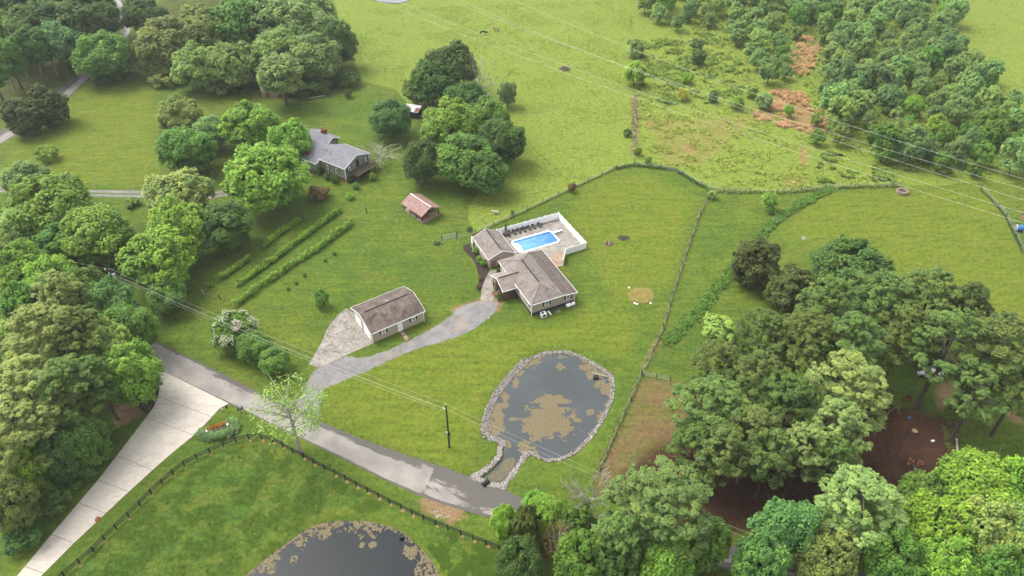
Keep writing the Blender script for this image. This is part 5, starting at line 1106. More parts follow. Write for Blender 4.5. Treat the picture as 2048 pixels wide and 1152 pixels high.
# centre grove
T('broad', [(905, 132, 58, 17, 'DG', 'large dark tree at the top right of the centre grove'), (862, 160, 50, 15, 'DG', 'large dark tree at the top left of the centre grove'), (930, 205, 50, 13, 'DG', 'dark middle tree of the centre grove left of the bare grey tree')], 'broadleaf_tree')
T('broad', [(780, 233, 50, 12, 'DG', 'round dark tree left of the patched tin shed'), (905, 245, 66, 15, 'BR', 'bright tree in the centre grove right of the tin shed'), (975, 235, 55, 14, 'MG', 'green tree in the centre grove below the bare grey tree'), (1005, 280, 55, 14, 'DG', 'dark green tree at the right side of the centre grove'), (930, 315, 72, 15, 'MG', 'green front tree in the middle of the centre grove'), (845, 320, 48, 13, 'DG', 'dark olive tree directly behind the red pavilion'), (975, 345, 50, 12, 'DG', 'dark low front tree of the centre grove'), (1015, 185, 22, 9, 'SG', 'small grey green tree beside the bare grey tree'), (868, 265, 34, 10, 'BR', 'smaller bright tree just below the tin shed'), (832, 180, 30, 9, 'OL', 'olive brown tree above the tin shed')], 'broadleaf_tree')
tree('dead', 958, 172, 44, 11, 'PN', 'bare_tree', 'leafless grey tree in the centre grove')
tree('weeping', 757, 308, 34, 5.0, 'LT', 'bare_tree', 'pale wispy leafless tree at the deck of the sage house')
# shrubs about the houses
T('shrub', [(640, 341, 9, 2.0, 'DG', 'dark shrub by the sage house wall, first from left'), (655, 350, 10, 2.1, 'DG', 'dark shrub by the sage house wall, second from left'), (669, 357, 10, 2.1, 'DG', 'dark shrub by the sage house wall, nearest the corner'), (632, 337, 9, 1.8, 'DG', 'dark shrub at the rear wing of the sage house'), (698, 358, 6, 2.0, 'DG', 'dark shrub at the brick corner of the sage house'), (711, 371, 8, 1.6, 'MG', 'green bush in front of the wooden deck post'), (745, 353, 9, 2.0, 'BR', 'light bush at the right end of the wooden deck'), (947, 490, 8, 1.2, 'YG', 'yellow shrub at the top of the mulch bed by the pool house'), (951, 500, 8, 1.6, 'BR', 'green ball shrub in the mulch bed, upper one'), (959, 518, 8, 1.7, 'BR', 'green ball shrub in the mulch bed, middle one'), (967, 524, 8, 1.8, 'BR', 'green ball shrub in the mulch bed, lower one'), (960, 556, 5, 1.0, 'RD', 'reddish small shrub at the lower mulch bed'), (956, 572, 5, 1.0, 'RD', 'brown red small shrub at the mulch bed tip'), (998, 593, 8.5, 1.5, 'DG', 'round dark boxwood in front of the wooden porch'), (997, 541, 5, 1.2, 'DG', 'dark green shrub at the porch side wall'), (643, 597, 17, 4.4, 'MG', 'small dense tree alone on the lawn above the garage'), (1145, 373, 10, 3.0, 'RD', 'dark purplish bush in the fence line of the back lawn'), (1025, 425, 5, 1.4, 'DG', 'dark weed bush in the fence line behind the pool fence'), (939, 457, 8, 1.2, 'DG', 'low green weed bush near the small pen'), (872, 482, 8, 1.2, 'BR', 'pale weed clump left of the tube gate')], 'shrub', 'shrub')
T('broad', [(466, 660, 50, 6.0, 'MG', 'dark green bush topped with cream white blossom by the road'), (508, 692, 40, 5.0, 'MG', 'dark green rounded bush beside the blossom bush'), (548, 718, 36, 4.6, 'MG', 'dark green bush nearest the airy roadside tree')], 'flowering_bush', 'bush')
fb_ = [o for o in COL.objects if o.name.startswith('flowering_bush') and o.type == 'EMPTY'][0]; cm_ = [c for c in fb_.children if c.name.startswith('crown')][0].data
r = np.random.RandomState(77); cv = np.zeros(len(cm_.vertices) * 3, np.float32); cm_.vertices.foreach_get('co', cv); cv = cv.reshape(-1, 3)[::4]
ctr = np.array([0, 0, 6.0]); ou = (cv - ctr) / np.array([8, 8, 8.0]); rad_ = np.linalg.norm(ou, axis=1); a_ = fb_.rotation_euler.z; wx = cv[:, 0] * math.cos(a_) - cv[:, 1] * math.sin(a_)
ok = np.where((rad_ > .80) & (cv[:, 2] > 6.0) & (wx > -4.5))[0]; ok = r.choice(ok, min(1300, len(ok)), False); nn_ = ou[ok] / rad_[ok][:, None]
v_, f_, t_ = leafquads(cv[ok] + nn_ * .35, nn_ + np.array([0, 0, .6]), .14, r.uniform(.5, 1, len(ok)), r, .9); me_ = bpy.data.meshes.new('blossom'); fastmesh(me_, v_, f_); me_.materials.append(M['cream']); link('blossom', me_, fb_)
# airy roadside tree
tree('airy', 585, 790, 86, 17.5, 'LT', 'roadside_tree', 'thin airy young tree by the road with its foot at the black fence', base=(601, 905))
# right side
T('cedar', [(1512, 520, 58, 10, 'CD', 'dark brownish cedar nearest the green ditch'), (1585, 575, 56, 10, 'CD', 'dark cedar between the brownish cedar and the domed tree')], 'cedar_tree')
tree('broad', 1704, 540, 80, 12, 'DG', 'broadleaf_tree', 'dark domed tree on the right field edge')
T('shrub', [(1437, 655, 38, 4.5, 'LT', 'light feathery bush at the foot of the pines by the ditch')], 'shrub', 'shrub')
T('pine', [(1650, 625, 66, 19, 'PN', 'pine at the back left of the right pine stand'), (1745, 620, 78, 20, 'PN', 'pine at the back of the stand below the domed tree'), (1850, 615, 78, 20, 'PN', 'back pine of the stand in front of the right field'), (1920, 635, 60, 19, 'PD', 'darker pine at the back right of the stand'), (1520, 690, 70, 18, 'PD', 'pine at the left rim of the stand above the ditch end'), (1600, 700, 80, 20, 'PN', 'pine in the left middle of the right stand'), (1690, 710, 80, 21, 'PN', 'broad pine in the centre of the right stand'), (1800, 690, 70, 20, 'PN', 'pine left of the white cars'), (1430, 745, 62, 17, 'PN', 'pine at the left rim of the stand over the fence corner'), (1510, 780, 70, 19, 'PN', 'pine behind the big front left pine'), (1420, 835, 100, 18, 'PN', 'big front left pine reaching toward the brown paddock'), (1570, 830, 84, 20, 'PD', 'dark gapped pine in the front of the stand'), (1680, 800, 96, 22, 'GG', 'lightest big pine in the middle front of the stand'), (1660, 880, 76, 19, 'GG', 'light pine standing over the brown needle floor'), (1500, 890, 78, 18, 'PN', 'front pine over the red brown needle floor'), (1385, 905, 56, 14, 'PD', 'low dark pine at the lower left of the stand'), (1600, 915, 60, 17, 'GG', 'pine at the lower front edge of the stand'), (1440, 925, 62, 17, 'PN', 'low front pine left of the bare needle floor'), (1535, 925, 56, 17, 'PN', 'low front pine above the middle of the needle floor'), (1660, 935, 50, 16, 'PN', 'low front pine above the pale bottom pine')], 'pine_tree')
for cx, cy, rp, h, base, lab in ((1885, 715, 86, 23, (1806, 882), 'tall pine with visible grey trunk left of the gravel side drive'), (1972, 720, 84, 23, (1862, 876), 'tall pine with visible greenish trunk leaning to the right edge'), (2005, 738, 54, 18, None, 'pine at the right picture edge below the harrow'), (2035, 790, 52, 19, None, 'pine lower on the right picture edge'), (1945, 805, 62, 18, None, 'pine over the tan soil patches at right'), (1945, 735, 50, 19, None, 'pine between the two pines with visible trunks')):
    tree('openpine', cx, cy, rp, h, 'PN', 'pine_tree', lab)
T('broad', [(1010, 1045, 34, 9, 'YG', 'bright small tree at the road end bottom centre'), (1090, 1035, 44, 9, 'BR', 'bright leafy tree under the bare silver tree'), (1165, 1120, 60, 13, 'MG', 'mid green tree at the bottom edge below the bare silver tree'), (1040, 1120, 50, 11, 'DG', 'dark tree at the bottom edge left of the orange tipped tree'), (1412, 1085, 54, 13, 'MG', 'green tree right of the bottom pine at the dark road gap'), (1330, 1125, 60, 13, 'BR', 'bright green tree at the bottom edge under the bottom pine'), (1240, 1140, 50, 12, 'DG', 'dark low tree at the bottom edge under the bottom pine')], 'broadleaf_tree')
T('broad', [(1150, 1048, 46, 9, 'MG', 'mid green bushy tree hiding the road end below the bare silver tree'), (1072, 1008, 30, 7, 'BR', 'small bright bushy tree at the road edge bottom centre')], 'broadleaf_tree')
T('cedar', [(1052, 1055, 34, 12, 'PD', 'dark narrow cedar right of the bright small tree at the road end')], 'cedar_tree')
T('pine', [(1315, 1025, 122, 20, 'PN', 'big pine at the bottom centre right of the bare silver tree'), (1240, 1085, 66, 16, 'PN', 'pine low at the bottom centre beside the big pine')], 'pine_tree')
tree('dead', 1178, 1000, 62, 13, 'PN', 'bare_tree', 'bare silver branched tree at the lower end of the brown paddock')
tree('airy', 1115, 1090, 46, 12, 'RD', 'dying_tree', 'half dead tree with orange tipped twigs at the bottom centre', rmul=.8)
T('broad', [(1570, 1060, 66, 15, 'BG', 'blue green tree at the bottom right of the dark road gap'), (1520, 1120, 56, 14, 'BG', 'blue green tree at the bottom edge by the road gap'), (1655, 1120, 62, 13, 'OL', 'tree with orange tinged tips on the bottom edge'), (1845, 1000, 56, 12, 'MG', 'deep green tree left of the gravel side drive end'), (1960, 985, 78, 15, 'YG', 'bright yellow green tree right of the gravel side drive'), (2040, 990, 60, 15, 'YG', 'yellow green tree at the lower right picture edge'), (1880, 1060, 66, 15, 'YG', 'yellow green tree in the middle of the lower right woods'), (1960, 1075, 74, 16, 'LT', 'pale green tree in the lower right woods'), (2040, 1090, 60, 15, 'LT', 'pale tree at the bottom right corner'), (1790, 1120, 62, 13, 'MG', 'green tree on the bottom edge by the dark shadow gap'), (1890, 1140, 60, 14, 'BR', 'bright tree on the bottom edge at lower right'), (1980, 1150, 60, 14, 'MG', 'green tree on the bottom edge near the right corner')], 'broadleaf_tree')
T('pine', [(1710, 1025, 92, 17, 'GG', 'wide pale pine between needle floor and bottom trees')], 'pine_tree')
# single small trees about the scrub field
T('young', [(1540, 400, 17, 5.5, 'BR', 'small tree with bent pale trunk at the green ditch'), (1375, 155, 12, 4.0, 'YG', 'small yellow green sapling in the scrub, upper of two'), (1366, 188, 12, 4.2, 'YL', 'small bright yellow sapling in the scrub, lower of two'), (1270, 145, 26, 6.5, 'YG', 'yellow green tree in the old pasture fence line'), (1272, 95, 20, 6, 'SG', 'grey green tree above the yellow one in the pasture fence line'), (1395, 88, 15, 5.0, 'TEAL', 'upper of two grey green conifers in the scrub'), (1397, 112, 17, 5.0, 'PD', 'lower of two grey green conifers in the scrub'), (1475, 203, 15, 4, 'BR', 'light sapling at the scrub edge left of the straw patch'), (1530, 200, 18, 4.6, 'SG', 'grey green young tree left of the upper straw patch'), (1503, 180, 14, 4, 'LT', 'pale sapling at the plantation edge'), (1578, 220, 11, 4.6, 'YG', 'slim yellow green sapling standing in the orange straw'), (1634, 236, 13, 5.5, 'BR', 'slim light sapling at the right rim of the orange straw'), (1636, 272, 15, 5, 'MG', 'green sapling below the orange straw'), (1276, 300, 10, 3, 'YG', 'yellow topped bush at the corner of the back lawn'), (1296, 320, 8, 2.4, 'MG', 'small green bush right of the lawn corner bush'), (1255, 265, 9, 2.6, 'DG', 'dark low bush in the old pasture fence line'), (1425, 388, 10, 2.0, 'LT', 'pale green vine bush on the fence corner of the right field')], 'sapling')
tree('cedar', 1427, 191, 11, 4.2, 'TEAL', 'spruce_tree', 'small dark blue green spruce in the scrub')
tree('shrub', 1540, 420, 10, 1.6, 'MG', 'shrub', 'weedy bush at the foot of the bent trunk', 'shrub')
# plantation
poly = [(1262, -35), (1850, -35), (1905, 60), (1925, 130), (1965, 160), (1985, 215), (2070, 240), (2070, 330), (1990, 362), (1900, 350), (1800, 345), (1700, 300), (1652, 282), (1650, 225), (1635, 180), (1660, 150), (1640, 85), (1600, 70), (1578, 100), (1575, 160), (1535, 170), (1480, 100), (1420, 60), (1340, 66), (1285, 40)]
wp = P2(poly); xs = [p.x for p in wp]; ys = [p.y for p in wp]; pts = []; tries = 0
wpl = [(p.x, p.y) for p in wp]
while tries < 9000 and len(pts) < 330:
    tries += 1; x, y = rnd.uniform(min(xs), max(xs)), rnd.uniform(min(ys), max(ys))
    if not inside(np.array([x]), np.array([y]), wpl)[0]: continue
    dm = 6.6 if y > P(1600, 90).y or x < P(1560, 150).x else 5.6
    if all((x - a) ** 2 + (y - b) ** 2 > dm * dm for a, b in pts): pts.append((x, y))
pts.sort(key=lambda p: p[1])
for i, (x, y) in enumerate(pts[:300]):
    vcount['young'] = vcount.get('young', 0) + 1; Rr, H, cr, tk = PROTO['young'][vcount['young'] % 5]; s = rnd.choice((rnd.uniform(.6, .95), rnd.uniform(.85, 1.3))); near = y < P(0, 270).y
    t = thing('plantation_tree', 'young grey green tree crowded in the plantation at upper right', 'tree', (x, y, 0), rnd.uniform(0, 6.28), 'young trees of the plantation at upper right', (s, s, s * rnd.uniform(1.05, 1.45)))
    link('trunk', tk, t); c = link('crown', cr, t); k = rnd.random()
    cc = COLS['YG' if k > .965 else 'MG' if k > (.88 if not near else .6) else 'LT' if k > .74 else 'TEAL' if k < .14 else 'OL' if (k < .5 and near) else 'SG']; f = rnd.uniform(.88, 1.1); c.color = (cc[0] * f, cc[1] * f, cc[2] * f, 1)
# vine rows
def vinerow(label, px_, wd, h, seed, skip=()):
    r = np.random.RandomState(seed); q = P2(px_); tot = plen(q); t = thing('vine_row', label, 'vine row', q[0], 0, 'vine rows on the left lawn'); n = int(tot / .45); line = resample(q, n); Pp, Nn, Tt = [], [], []
    for i, p in enumerate(line):
        f = i / n
        if any(a < f < b for a, b in skip): continue
        if r.rand() < .10: continue
        hh = h * r.uniform(.7, 1.1)
        for k in range(4):
            c = np.array([p[0] + r.uniform(-wd, wd) * .6, p[1] + r.uniform(-wd, wd) * .6, hh * r.uniform(.3, .95)]); m = 18; u = unit(m, r); Pp.append(c + u * r.uniform(.2, .5, (m, 1))); nn = u + np.array([0, 0, .7]); Nn.append(nn / np.linalg.norm(nn, axis=1, keepdims=True)); Tt.append(np.clip(r.uniform(.2, .8) + r.normal(0, .15, m), 0, 1))
    p = np.concatenate(Pp) - np.array(q[0]); o = link('foliage', mesh_from('foliage', *leafquads(p, np.concatenate(Nn), .19, np.concatenate(Tt), r)), t); cc = COLS['BR']; o.color = C(130, 172, 64, .88)
    for p in resample(q, max(3, int(tot / 5))): MB().box((p[0] - q[0].x, p[1] - q[0].y, .8), (.1, .1, 1.6)).build('post', 'pole', t)
vinerow('short upper vine row with a bare gap in the middle', [(424, 572), (470, 541), (520, 505), (560, 470), (607, 438)], .55, 1.5, 1, ((0, .08), (.36, .52), (.95, 1)))
vinerow('middle vine row on the left lawn', [(478, 572), (520, 543), (580, 498), (630, 460), (680, 423)], .65, 1.5, 2)
vinerow('long lower vine row on the left lawn, nearest the garage', [(472, 612), (520, 577), (580, 535), (640, 497), (702, 450)], .7, 1.6, 3)
for x, y in ((668, 507), (650, 520), (609, 550), (592, 565), (576, 577)): tree('shrub', x, y, 4.5, .8, 'DG', 'seedling', 'tiny dark seedling in the row on the lawn below the vines', 'plant', 'tiny seedlings in a row on the lawn')

# ------------------------------------------------------------------ ground cover
def tufts(name, pts, hmin, hmax, per, col, seed, wd=.07, lean=.5, mat='leaf'):
    r = np.random.RandomState(seed); pts = np.asarray(pts); n = len(pts) * per; b = np.repeat(pts, per, 0) + np.c_[r.normal(0, .16, (n, 2)), np.zeros(n)]
    h = r.uniform(hmin, hmax, n); a = r.uniform(0, 6.283, n); d = np.c_[np.cos(a), np.sin(a), np.zeros(n)]; ln = r.uniform(.1, lean, n)[:, None] * h[:, None]
    s = np.c_[-np.sin(a), np.cos(a), np.zeros(n)] * wd * h[:, None] * 1.6
    tip = b + d * ln + np.c_[np.zeros(n), np.zeros(n), h]; mid = b + d * ln * .4 + np.c_[np.zeros(n), np.zeros(n), h * .55]
    v = np.stack([b, mid + s, tip, mid - s], 1).reshape(-1, 3); f = np.arange(4 * n).reshape(n, 4)
    o = link(name, mesh_from(name, v, f, np.repeat(r.uniform(.1, .9, len(pts)), per) + r.normal(0, .1, n), 'blade')); o.color = col; return stuff(o)
def scatter(polys, n, seed, z=0.0, noise=None):
    r = np.random.RandomState(seed); out = []
    vn = vnoise(seed)
    for q in polys:
        w_ = [(p.x, p.y) for p in P2(q)]; xs = [p[0] for p in w_]; ys = [p[1] for p in w_]; x = r.uniform(min(xs), max(xs), n * 3); y = r.uniform(min(ys), max(ys), n * 3); k = inside(x, y, w_)
        if noise: k &= vn(x / noise, y / noise) > .52
        out.append(np.c_[x[k], y[k], np.full(k.sum(), z)][:n])
    return np.concatenate(out)
past = [[(690, 20), (1270, 0), (1265, 325), (1135, 380), (1040, 425), (1030, 380), (1065, 300), (1040, 220), (960, 120), (840, 70), (800, 170), (730, 155)]]
tufts('pasture_grass', scatter(past, 9000, 21, 0, 6.0), .12, .30, 6, C(160, 180, 82, .82), 1, .22, 1.4)
tufts('pasture_grass', scatter([[(1850, -20), (2070, -20), (2070, 235), (1990, 215), (1935, 120)]], 2500, 22, 0, 7.0), .12, .28, 6, C(176, 188, 90, .82), 2, .22, 1.4)
scrub = [[(1275, 85), (1420, 65), (1520, 170), (1620, 270), (1650, 300), (1800, 350), (1800, 372), (1660, 374), (1560, 384), (1425, 378), (1350, 336), (1275, 326)]]
tufts('scrub_grass', scatter(scrub, 6500, 23, 0, 3.0), .2, .5, 7, C(166, 182, 86, .86), 3, .18, 1.2)
tufts('scrub_weeds', scatter([[(1275, 85), (1420, 65), (1500, 140), (1480, 200), (1350, 215), (1275, 200)], [(1650, 300), (1790, 345), (1790, 368), (1620, 366)]], 2200, 24, 0, 4.0), .3, .8, 8, C(138, 164, 78, .86), 4, .2, 1.0)
tufts('straw_grass', scatter([[(1598, 70), (1645, 80), (1632, 130), (1596, 165), (1570, 150)], [(1545, 178), (1605, 185), (1636, 225), (1660, 212), (1645, 272), (1600, 268), (1500, 238)]], 1700, 25, 0, 3.5), .25, .7, 7, C(212, 168, 124, .82), 5, .14, 1.6)
tufts('plantation_undergrowth', scatter([[(1290, 40), (1580, 20), (1850, 0), (1960, 170), (2040, 240), (1990, 355), (1800, 345), (1660, 280), (1600, 160), (1480, 100)]], 4200, 26), .3, .8, 7, C(140, 166, 82, .86), 6, .2, 1.0)
def linepts(px_, n, wd, seed):
    r = np.random.RandomState(seed); q = resample(P2(px_), n); return np.array([(p[0] + r.normal(0, wd), p[1] + r.normal(0, wd), 0) for p in q])
tufts('ditch_weeds', linepts([(1664, 376), (1600, 410), (1545, 445), (1500, 500), (1450, 560), (1400, 620), (1335, 688)], 3000, .55, 31), .2, .5, 9, C(124, 164, 78, .86), 7, .13, .8)
tufts('ditch_weeds', linepts([(1664, 376), (1600, 410), (1545, 445), (1500, 500), (1450, 560), (1400, 620), (1335, 688)], 420, .5, 61), .35, .65, 8, C(114, 156, 72, .84), 62, .2, .7)
tufts('fence_row_weeds', linepts([(1230, 338), (1270, 331), (1350, 340), (1420, 382)], 520, .3, 32), .25, .6, 8, C(118, 146, 76, .85), 8, .2, .6)
tufts('fence_row_weeds', linepts([(1425, 384), (1560, 386), (1665, 376), (1800, 372)], 520, .3, 33), .25, .55, 8, C(146, 164, 94, .85), 9, .2, .6)
tufts('fence_row_weeds', linepts([(1195, 945), (1282, 752), (1325, 662), (1345, 590), (1395, 440), (1420, 388)], 800, .12, 34), .15, .4, 6, C(156, 166, 92, .85), 10, .2, .6)
tufts('fence_row_weeds', linepts([(945, 471), (1035, 430), (1130, 385), (1230, 338)], 350, .14, 35), .15, .4, 6, C(140, 158, 80, .85), 11, .2, .6)
tufts('fence_row_weeds', linepts([(1962, 378), (2010, 430), (2055, 520)], 240, .16, 36), .2, .45, 6, C(104, 134, 66, .80), 12, .2, .6)
tufts('brown_brush', linepts([(1268, 190), (1271, 255), (1270, 310)], 150, .6, 37), .3, .7, 8, C(196, 176, 136, .85), 13, .12, .8)
tufts('roadside_grass', np.concatenate([linepts([(640, 838), (700, 872), (800, 910), (930, 955)], 260, .4, 38) + np.array([0, .9, 0]), linepts([(640, 912), (770, 967), (860, 1008)], 120, .3, 39) - np.array([0, .9, 0])]), .05, .14, 6, C(150, 176, 76, .85), 14, .25, .9)
tufts('field_grass', scatter([[(60, 1170), (233, 1070), (340, 975), (447, 905), (510, 890), (566, 905), (670, 960), (780, 1015), (720, 1030), (620, 1045), (500, 1130), (460, 1160)], [(830, 1060), (900, 1068), (1000, 1110), (1020, 1170), (900, 1160), (870, 1110)]], 9000, 40, 0, 2.2), .06, .16, 5, C(108, 140, 58, .62), 15, .3, 1.4)
tufts('needle_litter', scatter([[(1330, 930), (1480, 880), (1600, 900), (1700, 830), (1800, 812), (1915, 842), (1922, 940), (1860, 970), (1700, 1010), (1560, 1045), (1440, 1075), (1380, 1020)]], 4200, 71, 0, 2.5), .03, .12, 6, C(126, 92, 68, .58), 72, .35, 3.0)
tufts('soil_edge_grass', scatter([[(1300, 900), (1420, 860), (1420, 1050), (1250, 1020)], [(1880, 830), (1925, 830), (1935, 940), (1900, 940)], [(1690, 800), (1800, 790), (1800, 830), (1690, 840)]], 700, 73, 0, 2.0), .06, .2, 6, C(122, 146, 68, .8), 74, .25, 1.2)
# ornamental border and flowers by the drive
hq = smooth_poly(P2([(404, 866), (412, 873), (430, 877), (450, 870), (465, 860), (467, 850), (460, 846)]), False, 5); r = np.random.RandomState(41)
t = thing('grass_border', 'C shaped border of clumped blue green ornamental grass by the drive', 'grass border', P(432, 870)); pp = np.array([(p[0] + r.normal(0, .45), p[1] + r.normal(0, .35), 0) for p in resample(hq, 520)]) - np.array([P(432, 870).x, P(432, 870).y, 0])
o = tufts('grass_clump', pp, .35, .8, 14, C(150, 184, 122, .9), 42, .10, .8); o.parent = t
sgn = thing('stone_planter', 'low dark stone wall by the drive with white ends', 'planter', P(436, 861), R_(24)); 
for i in range(7): MB().box((-1.35 + i * .45, 0, .22), (.43, .4, .44)).build('block', 'darkstone', sgn)
for s in (-1, 1): MB().box((s * 1.75, .1, .35), (.25, .3, .7)).build('end_post', 'white', sgn)
fl_ = thing('flower_bed', 'strip of orange flowers planted behind the low stone wall', 'flowers', P(436, 855), R_(24)); r = np.random.RandomState(43)
n = 480; p = np.c_[r.uniform(-1.9, 1.9, n), r.uniform(-.45, .5, n), r.uniform(.35, .65, n)]; me_ = bpy.data.meshes.new('petals'); v_, f_, t_ = leafquads(p, unit(n, r) * .5 + np.array([0, 0, 1]), .07, r.rand(n), r, .9); fastmesh(me_, v_, f_); me_.materials.append(M['orangeflower']); link('petals', me_, fl_)
o = tufts('stems', np.c_[r.uniform(-1.9, 1.9, 200), r.uniform(-.45, .5, 200), np.zeros(200)], .3, .6, 6, C(96, 130, 60, .46), 44, .12, .5); o.parent = fl_; 
mbx = thing('mailbox', 'black post with two mailboxes at the road edge by the drive', 'mailbox', P(483, 826), R_(30)); MB().box((0, 0, .6), (.12, .12, 1.2)).build('post', 'black', mbx); MB().beam((-.5, 0, 1.0), (.5, 0, 1.0), .1, .1).build('arm', 'black', mbx)
for s in (-1, 1): MB().tube([(s * .38, -.3, 1.18), (s * .38, .3, 1.18)], .15, 8).build('box', 'black', mbx)
tag(MB().box((0, 0, .4), (.2, .2, .8)).build('utility_marker', 'metal'), 'short grey green utility marker beside the drive edge', 'marker').location = P(446, 823)
tag(MB().box((0, 0, .2), (.25, .25, .4)).build('valve_box', 'black'), 'small dark box at the corner of drive and road', 'box').location = P(453, 815)
dg = patch('leaf_litter', [(190, 1040), (194, 1034), (201, 1034), (201, 1039), (196, 1044), (191, 1044)], 'rust', .066); stuff(dg)
pl0 = None; bpoly = [(p.x, p.y) for p in P2([(276, 804), (300, 776), (312, 776), (316, 790), (303, 815), (296, 823), (284, 816)])]; k = 0; r = random.Random(3)
for iy in range(14):
    for ix in range(14):
        q = P(270 + ix * 3.9 + (iy % 2) * 2, 774 + iy * 4.1)
        if inside(np.array([q.x]), np.array([q.y]), bpoly)[0]:
            if pl0 is None:
                pl0 = thing('bedding_plant', 'small whitish green bedding plant in the dark mulch beside the drive', 'plant', q, 0, 'bedding plants in the dark mulch bed'); rr_ = np.random.RandomState(2); n = 24; u = unit(n, rr_); u[:, 2] = abs(u[:, 2]); v_, f_, t_ = leafquads(u * .15 + np.array([0, 0, .06]), u, .07, rr_.rand(n), rr_); lf = link('leaves', mesh_from('leaves', v_, f_, t_), pl0); lf.color = C(170, 172, 120, .5)
            else: dup(pl0, q, r.random() * 6)
# ------------------------------------------------------------------ lawn and field items
fr0 = P(1218, 488); fpit = thing('fire_pit', 'round stone fire ring on the back lawn', 'fire pit', fr0)
for i in range(13): a = 6.283 * i / 13; MB().rock((.85 * math.cos(a), .85 * math.sin(a), .08), .24, i, .9).build('stone', 'tan' if i % 2 else 'brick', fpit)
MB().disc((0, 0, .01), .72, .72, .04, 14).build('ash_bed', 'ash', fpit); mb = MB()
for i in range(5): a = rnd.uniform(0, 3.14); mb.tube([(-.4 * math.cos(a), -.4 * math.sin(a), .1 + .04 * i), (.4 * math.cos(a), .4 * math.sin(a), .12 + .04 * i)], .06, 5)
mb.build('log', 'palebark', fpit)
def debris(name, label, cat, px_, rx, ry, n, mats, seed, smin=.08, smax=.25, sticks=0, sl=.8, hgt=.25):
    q = P(*px_); t = thing(name, label, cat, q); r = random.Random(seed)
    for mi, m in enumerate(mats):
        mb = MB()
        for i in range(n):
            a, d = r.uniform(0, 6.283), r.random() ** .5; h = hgt * (1 - d); mb.rock((rx * d * math.cos(a), ry * d * math.sin(a), h * r.random()), r.uniform(smin, smax), r.random(), .7)
        for i in range(sticks):
            a, d = r.uniform(0, 6.283), r.random() ** .5 * .8; c = Vector((rx * d * math.cos(a), ry * d * math.sin(a), hgt * (1 - d) + .1)); e = Vector((r.uniform(-1, 1), r.uniform(-1, 1), r.uniform(-.2, .5))).normalized() * sl * r.uniform(.5, 1); mb.tube([c - e, c + e], [.05, .03], 4)
        o = mb.build(['rubble', 'litter', 'sticks'][mi % 3], m, t); stuff(o)
    return t
debris('ash_heap', 'dark patch of charred debris on the back lawn beside the fire ring', 'ash heap', (1247, 476), 1.5, 1.1, 130, ['ash', 'darkstone'], 1, .05, .16)
debris('brush_pile', 'grey brown brush pile out in the cow pasture', 'brush pile', (1130, 140), 1.8, 1.6, 25, ['deckwood', 'tan'], 2, .1, .3, 40, 1.3, .9)
debris('rubble_pile', 'small whitish rubble pile on the right field', 'rubble', (1607, 477), .6, .5, 14, ['stone'], 3, .1, .22, 8, .5)
debris('burn_mound', 'orange brown burnt mound on the bare ground near the pine trunks', 'mound', (1830, 926), 1.3, 1.0, 60, ['rust', 'ash'], 4, .1, .3, 6, .6, .5)
debris('rock_scatter', 'pale rocks on the bare clay between road and black fence', 'rocks', (885, 1028), 1.6, .7, 22, ['stone'], 6, .05, .16)
strw = tufts('straw_patch', scatter([[(1258, 588), (1268, 578), (1295, 577), (1307, 588), (1303, 602), (1285, 607), (1262, 602)]], 620, 51), .05, .2, 7, C(202, 184, 116, .56), 52, .3, 3.0)
for x, y, lb in ((1258, 576, 'small white block at the upper left of the straw patch'), (1269, 607, 'left of the two white blocks at the foot of the straw patch'), (1274, 609, 'right of the two white blocks at the foot of the straw patch'), (1301, 607, 'small white block at the lower right of the straw patch')):
    tag(MB().box((0, 0, .1), (.42, .24, .2), .3).add([(-.1, -.05, .2), (.1, -.05, .2), (0, .08, .2), (0, 0, .24)], [(0, 1, 3), (1, 2, 3), (2, 0, 3)]).build('block', 'white'), lb, 'block').location = P(x, y)
q = P(1804, 386); hy = thing('stone_well', 'round ring of weathered grey rubble at the edge of the right field', 'stone ring', q)
for j in range(3):
    for i in range(16): a = 6.283 * (i + .5 * j) / 16; MB().rock((1.25 * math.cos(a), 1.05 * math.sin(a), .12 + .27 * j), .33, i + j * 20, .8).build('stone', 'tan', hy)
MB().disc((0, 0, .3), 1.1, .95, .06, 14).build('fill', 'darkstone', hy)
lg = thing('log', 'long pale log lying along the foot of the grove', 'log', P(634, 195), 0); MB().tube([(-2.4, -.9, .2), (2.4, .9, .2)], .22, 8).build('trunk', 'palebark', lg)
tag(MB().tube([(0, 0, -.4), (0, 0, .12), (0, 0, .13)], [.5, .5, .3], 14).build('standpipe', 'black'), 'black round standpipe at the far side of the rock rimmed pond', 'drain pipe').location = P(1192, 754)
tag(MB().tube([(0, 0, -.4), (0, 0, .1), (0, 0, .11)], [.42, .42, .3], 14).build('standpipe', 'black'), 'black round standpipe at the edge of the lower pond', 'drain pipe').location = P(803, 1072)
tag(MB().tube([(0, 0, 0), (-.9, -.9, .0)], .45, 12).build('culvert_pipe', 'black'), 'dark culvert pipe end in the rocks beside the road', 'culvert').location = P(977, 962, .1)
q = P(1200, 748); tag(MB().tube([(-1.4, .5, -.28), (1.4, -.5, -.22)], .14, 7).build('log', 'palebark'), 'grey log lying in the pond beside the black standpipe', 'log').location = (q.x, q.y, 0)
stp = thing('stump', 'pale sawn stump slice between the two visible pine trunks', 'stump', P(1828, 865)); MB().tube([(0, 0, 0), (0, 0, .45)], [.55, .5], 12).build('bark', 'bark', stp); MB().disc((0, 0, .452), .48, .48, .02, 12).build('cut_face', 'wood', stp)
tag(MB().tube([(0, 0, 0), (0, 0, .4), (0, 0, .42)], [.2, .25, .2], 10).build('bucket', 'bluepl'), 'small blue bucket beside the left visible pine trunk', 'bucket').location = P(1818, 838)
